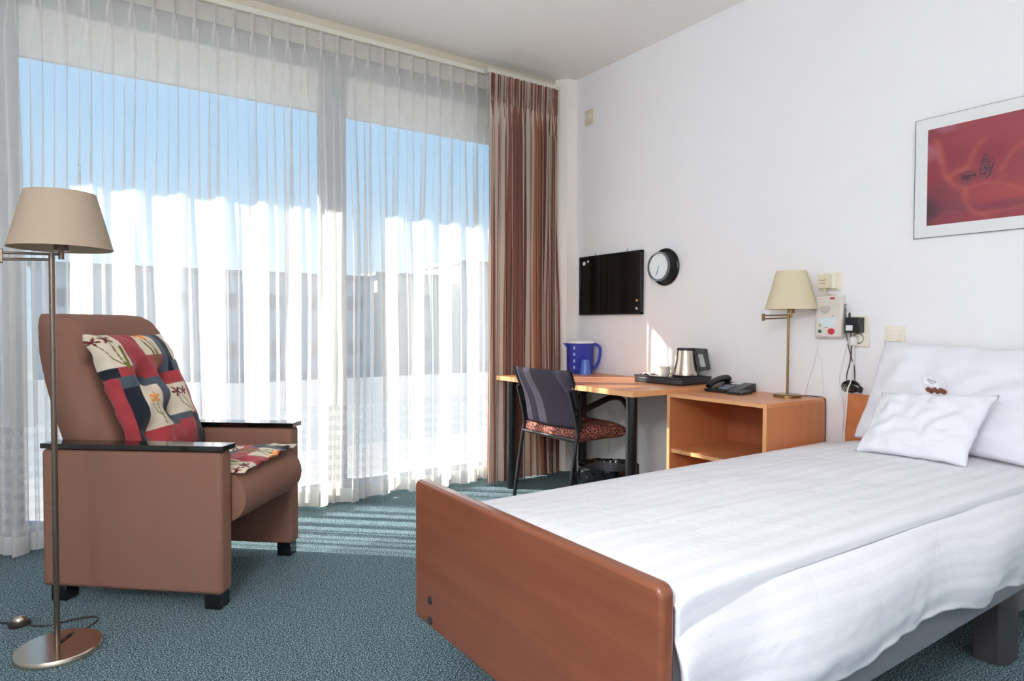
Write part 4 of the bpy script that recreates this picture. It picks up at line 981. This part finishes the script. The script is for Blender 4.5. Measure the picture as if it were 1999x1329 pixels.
# alarm unit
al = wthing('alarm_intercom', 'white nurse call unit with speaker grille, red and green buttons on the wall', 'intercom', 1.728, 1.123)
OFFW = mat('offwhite_abs', (224, 218, 210), .45)
bm = BM(); prism(bm, [(-.001, -.104), (-.034, -.104), (-.044, -.094), (-.038, .094), (-.030, .104), (-.001, .104)], 'y', -.068, .068); obj('housing', bm, OFFW, al, bevel=.006, seg=3)
def fx(z): return -.0436 + (z + .094) * .006 / .188
def disc(nm, y_, z_, rad, m, par, d=.002, sx2=1.0):
    bm = BM(); lathe(bm, [(0, -.001), (rad, -.001), (rad, d * .6), (rad * .85, d), (0, d)], n=28, sx_=sx2)
    for v in bm.verts: v.co = Vector((fx(z_) - v.co.z, v.co.x + y_, v.co.y + z_))
    return obj(nm, bm, m, par, smooth=True)
rb_ = disc('red_button', -.018, -.072, .015, mat('red_button', (196, 50, 66), .4), al, .004, 1.15); disc('green_button', .040, -.072, .0085, mat('green_button', (40, 100, 78), .4), al, .003, 1.1)
disc('yellow_button', .040, -.042, .0075, mat('yellow_button', (198, 178, 104), .4), al, .003)
bm = BM(); box(bm, fx(-.03) - .0012, fx(-.03) + .002, -.035, .050, -.050, -.008); obj('label_window', bm, mat('pale_label_window', (222, 236, 240), .15), al)
GRH = mat('grille_hole', (96, 88, 78), .8); gr = disc('speaker_grille', .016, .038, .027, OFFW, al, .0006)
bm = BM()
for i in range(-6, 7):
    for j in range(-6, 7):
        if i * i + j * j <= 38:
            y_, z_ = .016 + i * .0041, .038 + j * .0041; box(bm, fx(z_) - .0010, fx(z_) - .0004, y_ - .001, y_ + .001, z_ - .001, z_ + .001)
obj('grille_holes', bm, GRH, gr)
bm = BM(); box(bm, fx(.088) - .0008, fx(.088) + .001, -.030, -.006, .083, .092); lb_ = obj('logo', bm, mat('logo_red', (186, 60, 58), .5), al)
for k in range(5):
    bm = BM(); box(bm, fx(.088) - .0012, fx(.088) - .0008, -.0275 + .0045 * k, -.0250 + .0045 * k, .0855, .0895); obj('letter', bm, mat('logo_dark', (120, 20, 24), .5), lb_)
bm = BM(); box(bm, fx(.005) - .0006, fx(.005) + .001, -.026, -.019, .003, .006); obj('indicator', bm, BLACKTRIM, al)
for y_ in (.004, .013): bm = BM(); box(bm, fx(-.05) - .0012, fx(-.05), y_ - .003, y_ + .002, -.0555, -.0515); obj('mark', bm, BLACKTRIM, al)
bm = BM(); box(bm, -.024, -.006, -.0715, -.067, -.080, .060); obj('side_receiver', bm, mat('dark_gap_grey', (120, 116, 112), .6), al, bevel=.003)
CBL = WHITEPL; bm = BM()
tube(bm, [(-.02, .055, -.104), (-.018, .080, -.22), (-.018, .110, -.32), (-.018, .128, -.402)], .0016, n=6)
tube(bm, [(-.02, .058, -.104), (-.016, .066, -.18), (-.016, .045, -.22), (-.014, .04, -.30), (-.014, .030, -.39)], .0016, n=6)
tube(bm, [(-.02, -.070, .05), (-.018, -.090, .02), (-.016, -.095, -.06), (-.014, -.070, -.18), (-.014, -.045, -.30), (-.014, -.06, -.38), (-.014, -.07, -.46), (-.014, -.064, -.56)], .002, n=6)
tube(bm, [(-.03, .018, .108), (-.026, .0, .112), (-.02, -.03, .106)], .002, n=6)
obj('cable', bm, CBL, al, smooth=True)

# added fill light behind the camera, shaped as a hanging globe
cp = thing('fill_lamp', 'added fill light, a glowing white globe hung unseen behind the viewpoint', 'lamp', (-.85, -.05, CEIL))
bm = BM(); lathe(bm, [(0, -.001), (.06, -.001), (.05, -.03), (0, -.035)], n=32); obj('fill_lamp_rose', bm, WHITEPL, cp, smooth=True)
bm = BM(); cyl(bm, (0, 0, -.03), (0, 0, -.72), .004, n=10); obj('cord', bm, WHITEPL, cp, smooth=True)
bm = BM(); bmesh.ops.create_uvsphere(bm, u_segments=24, v_segments=16, radius=.17, matrix=Matrix.Translation((0, 0, -.88)))
obj('globe', bm, mat('fill_globe_glow', (250, 250, 255), .3, emit=FILL_GLOBE), cp, smooth=True)
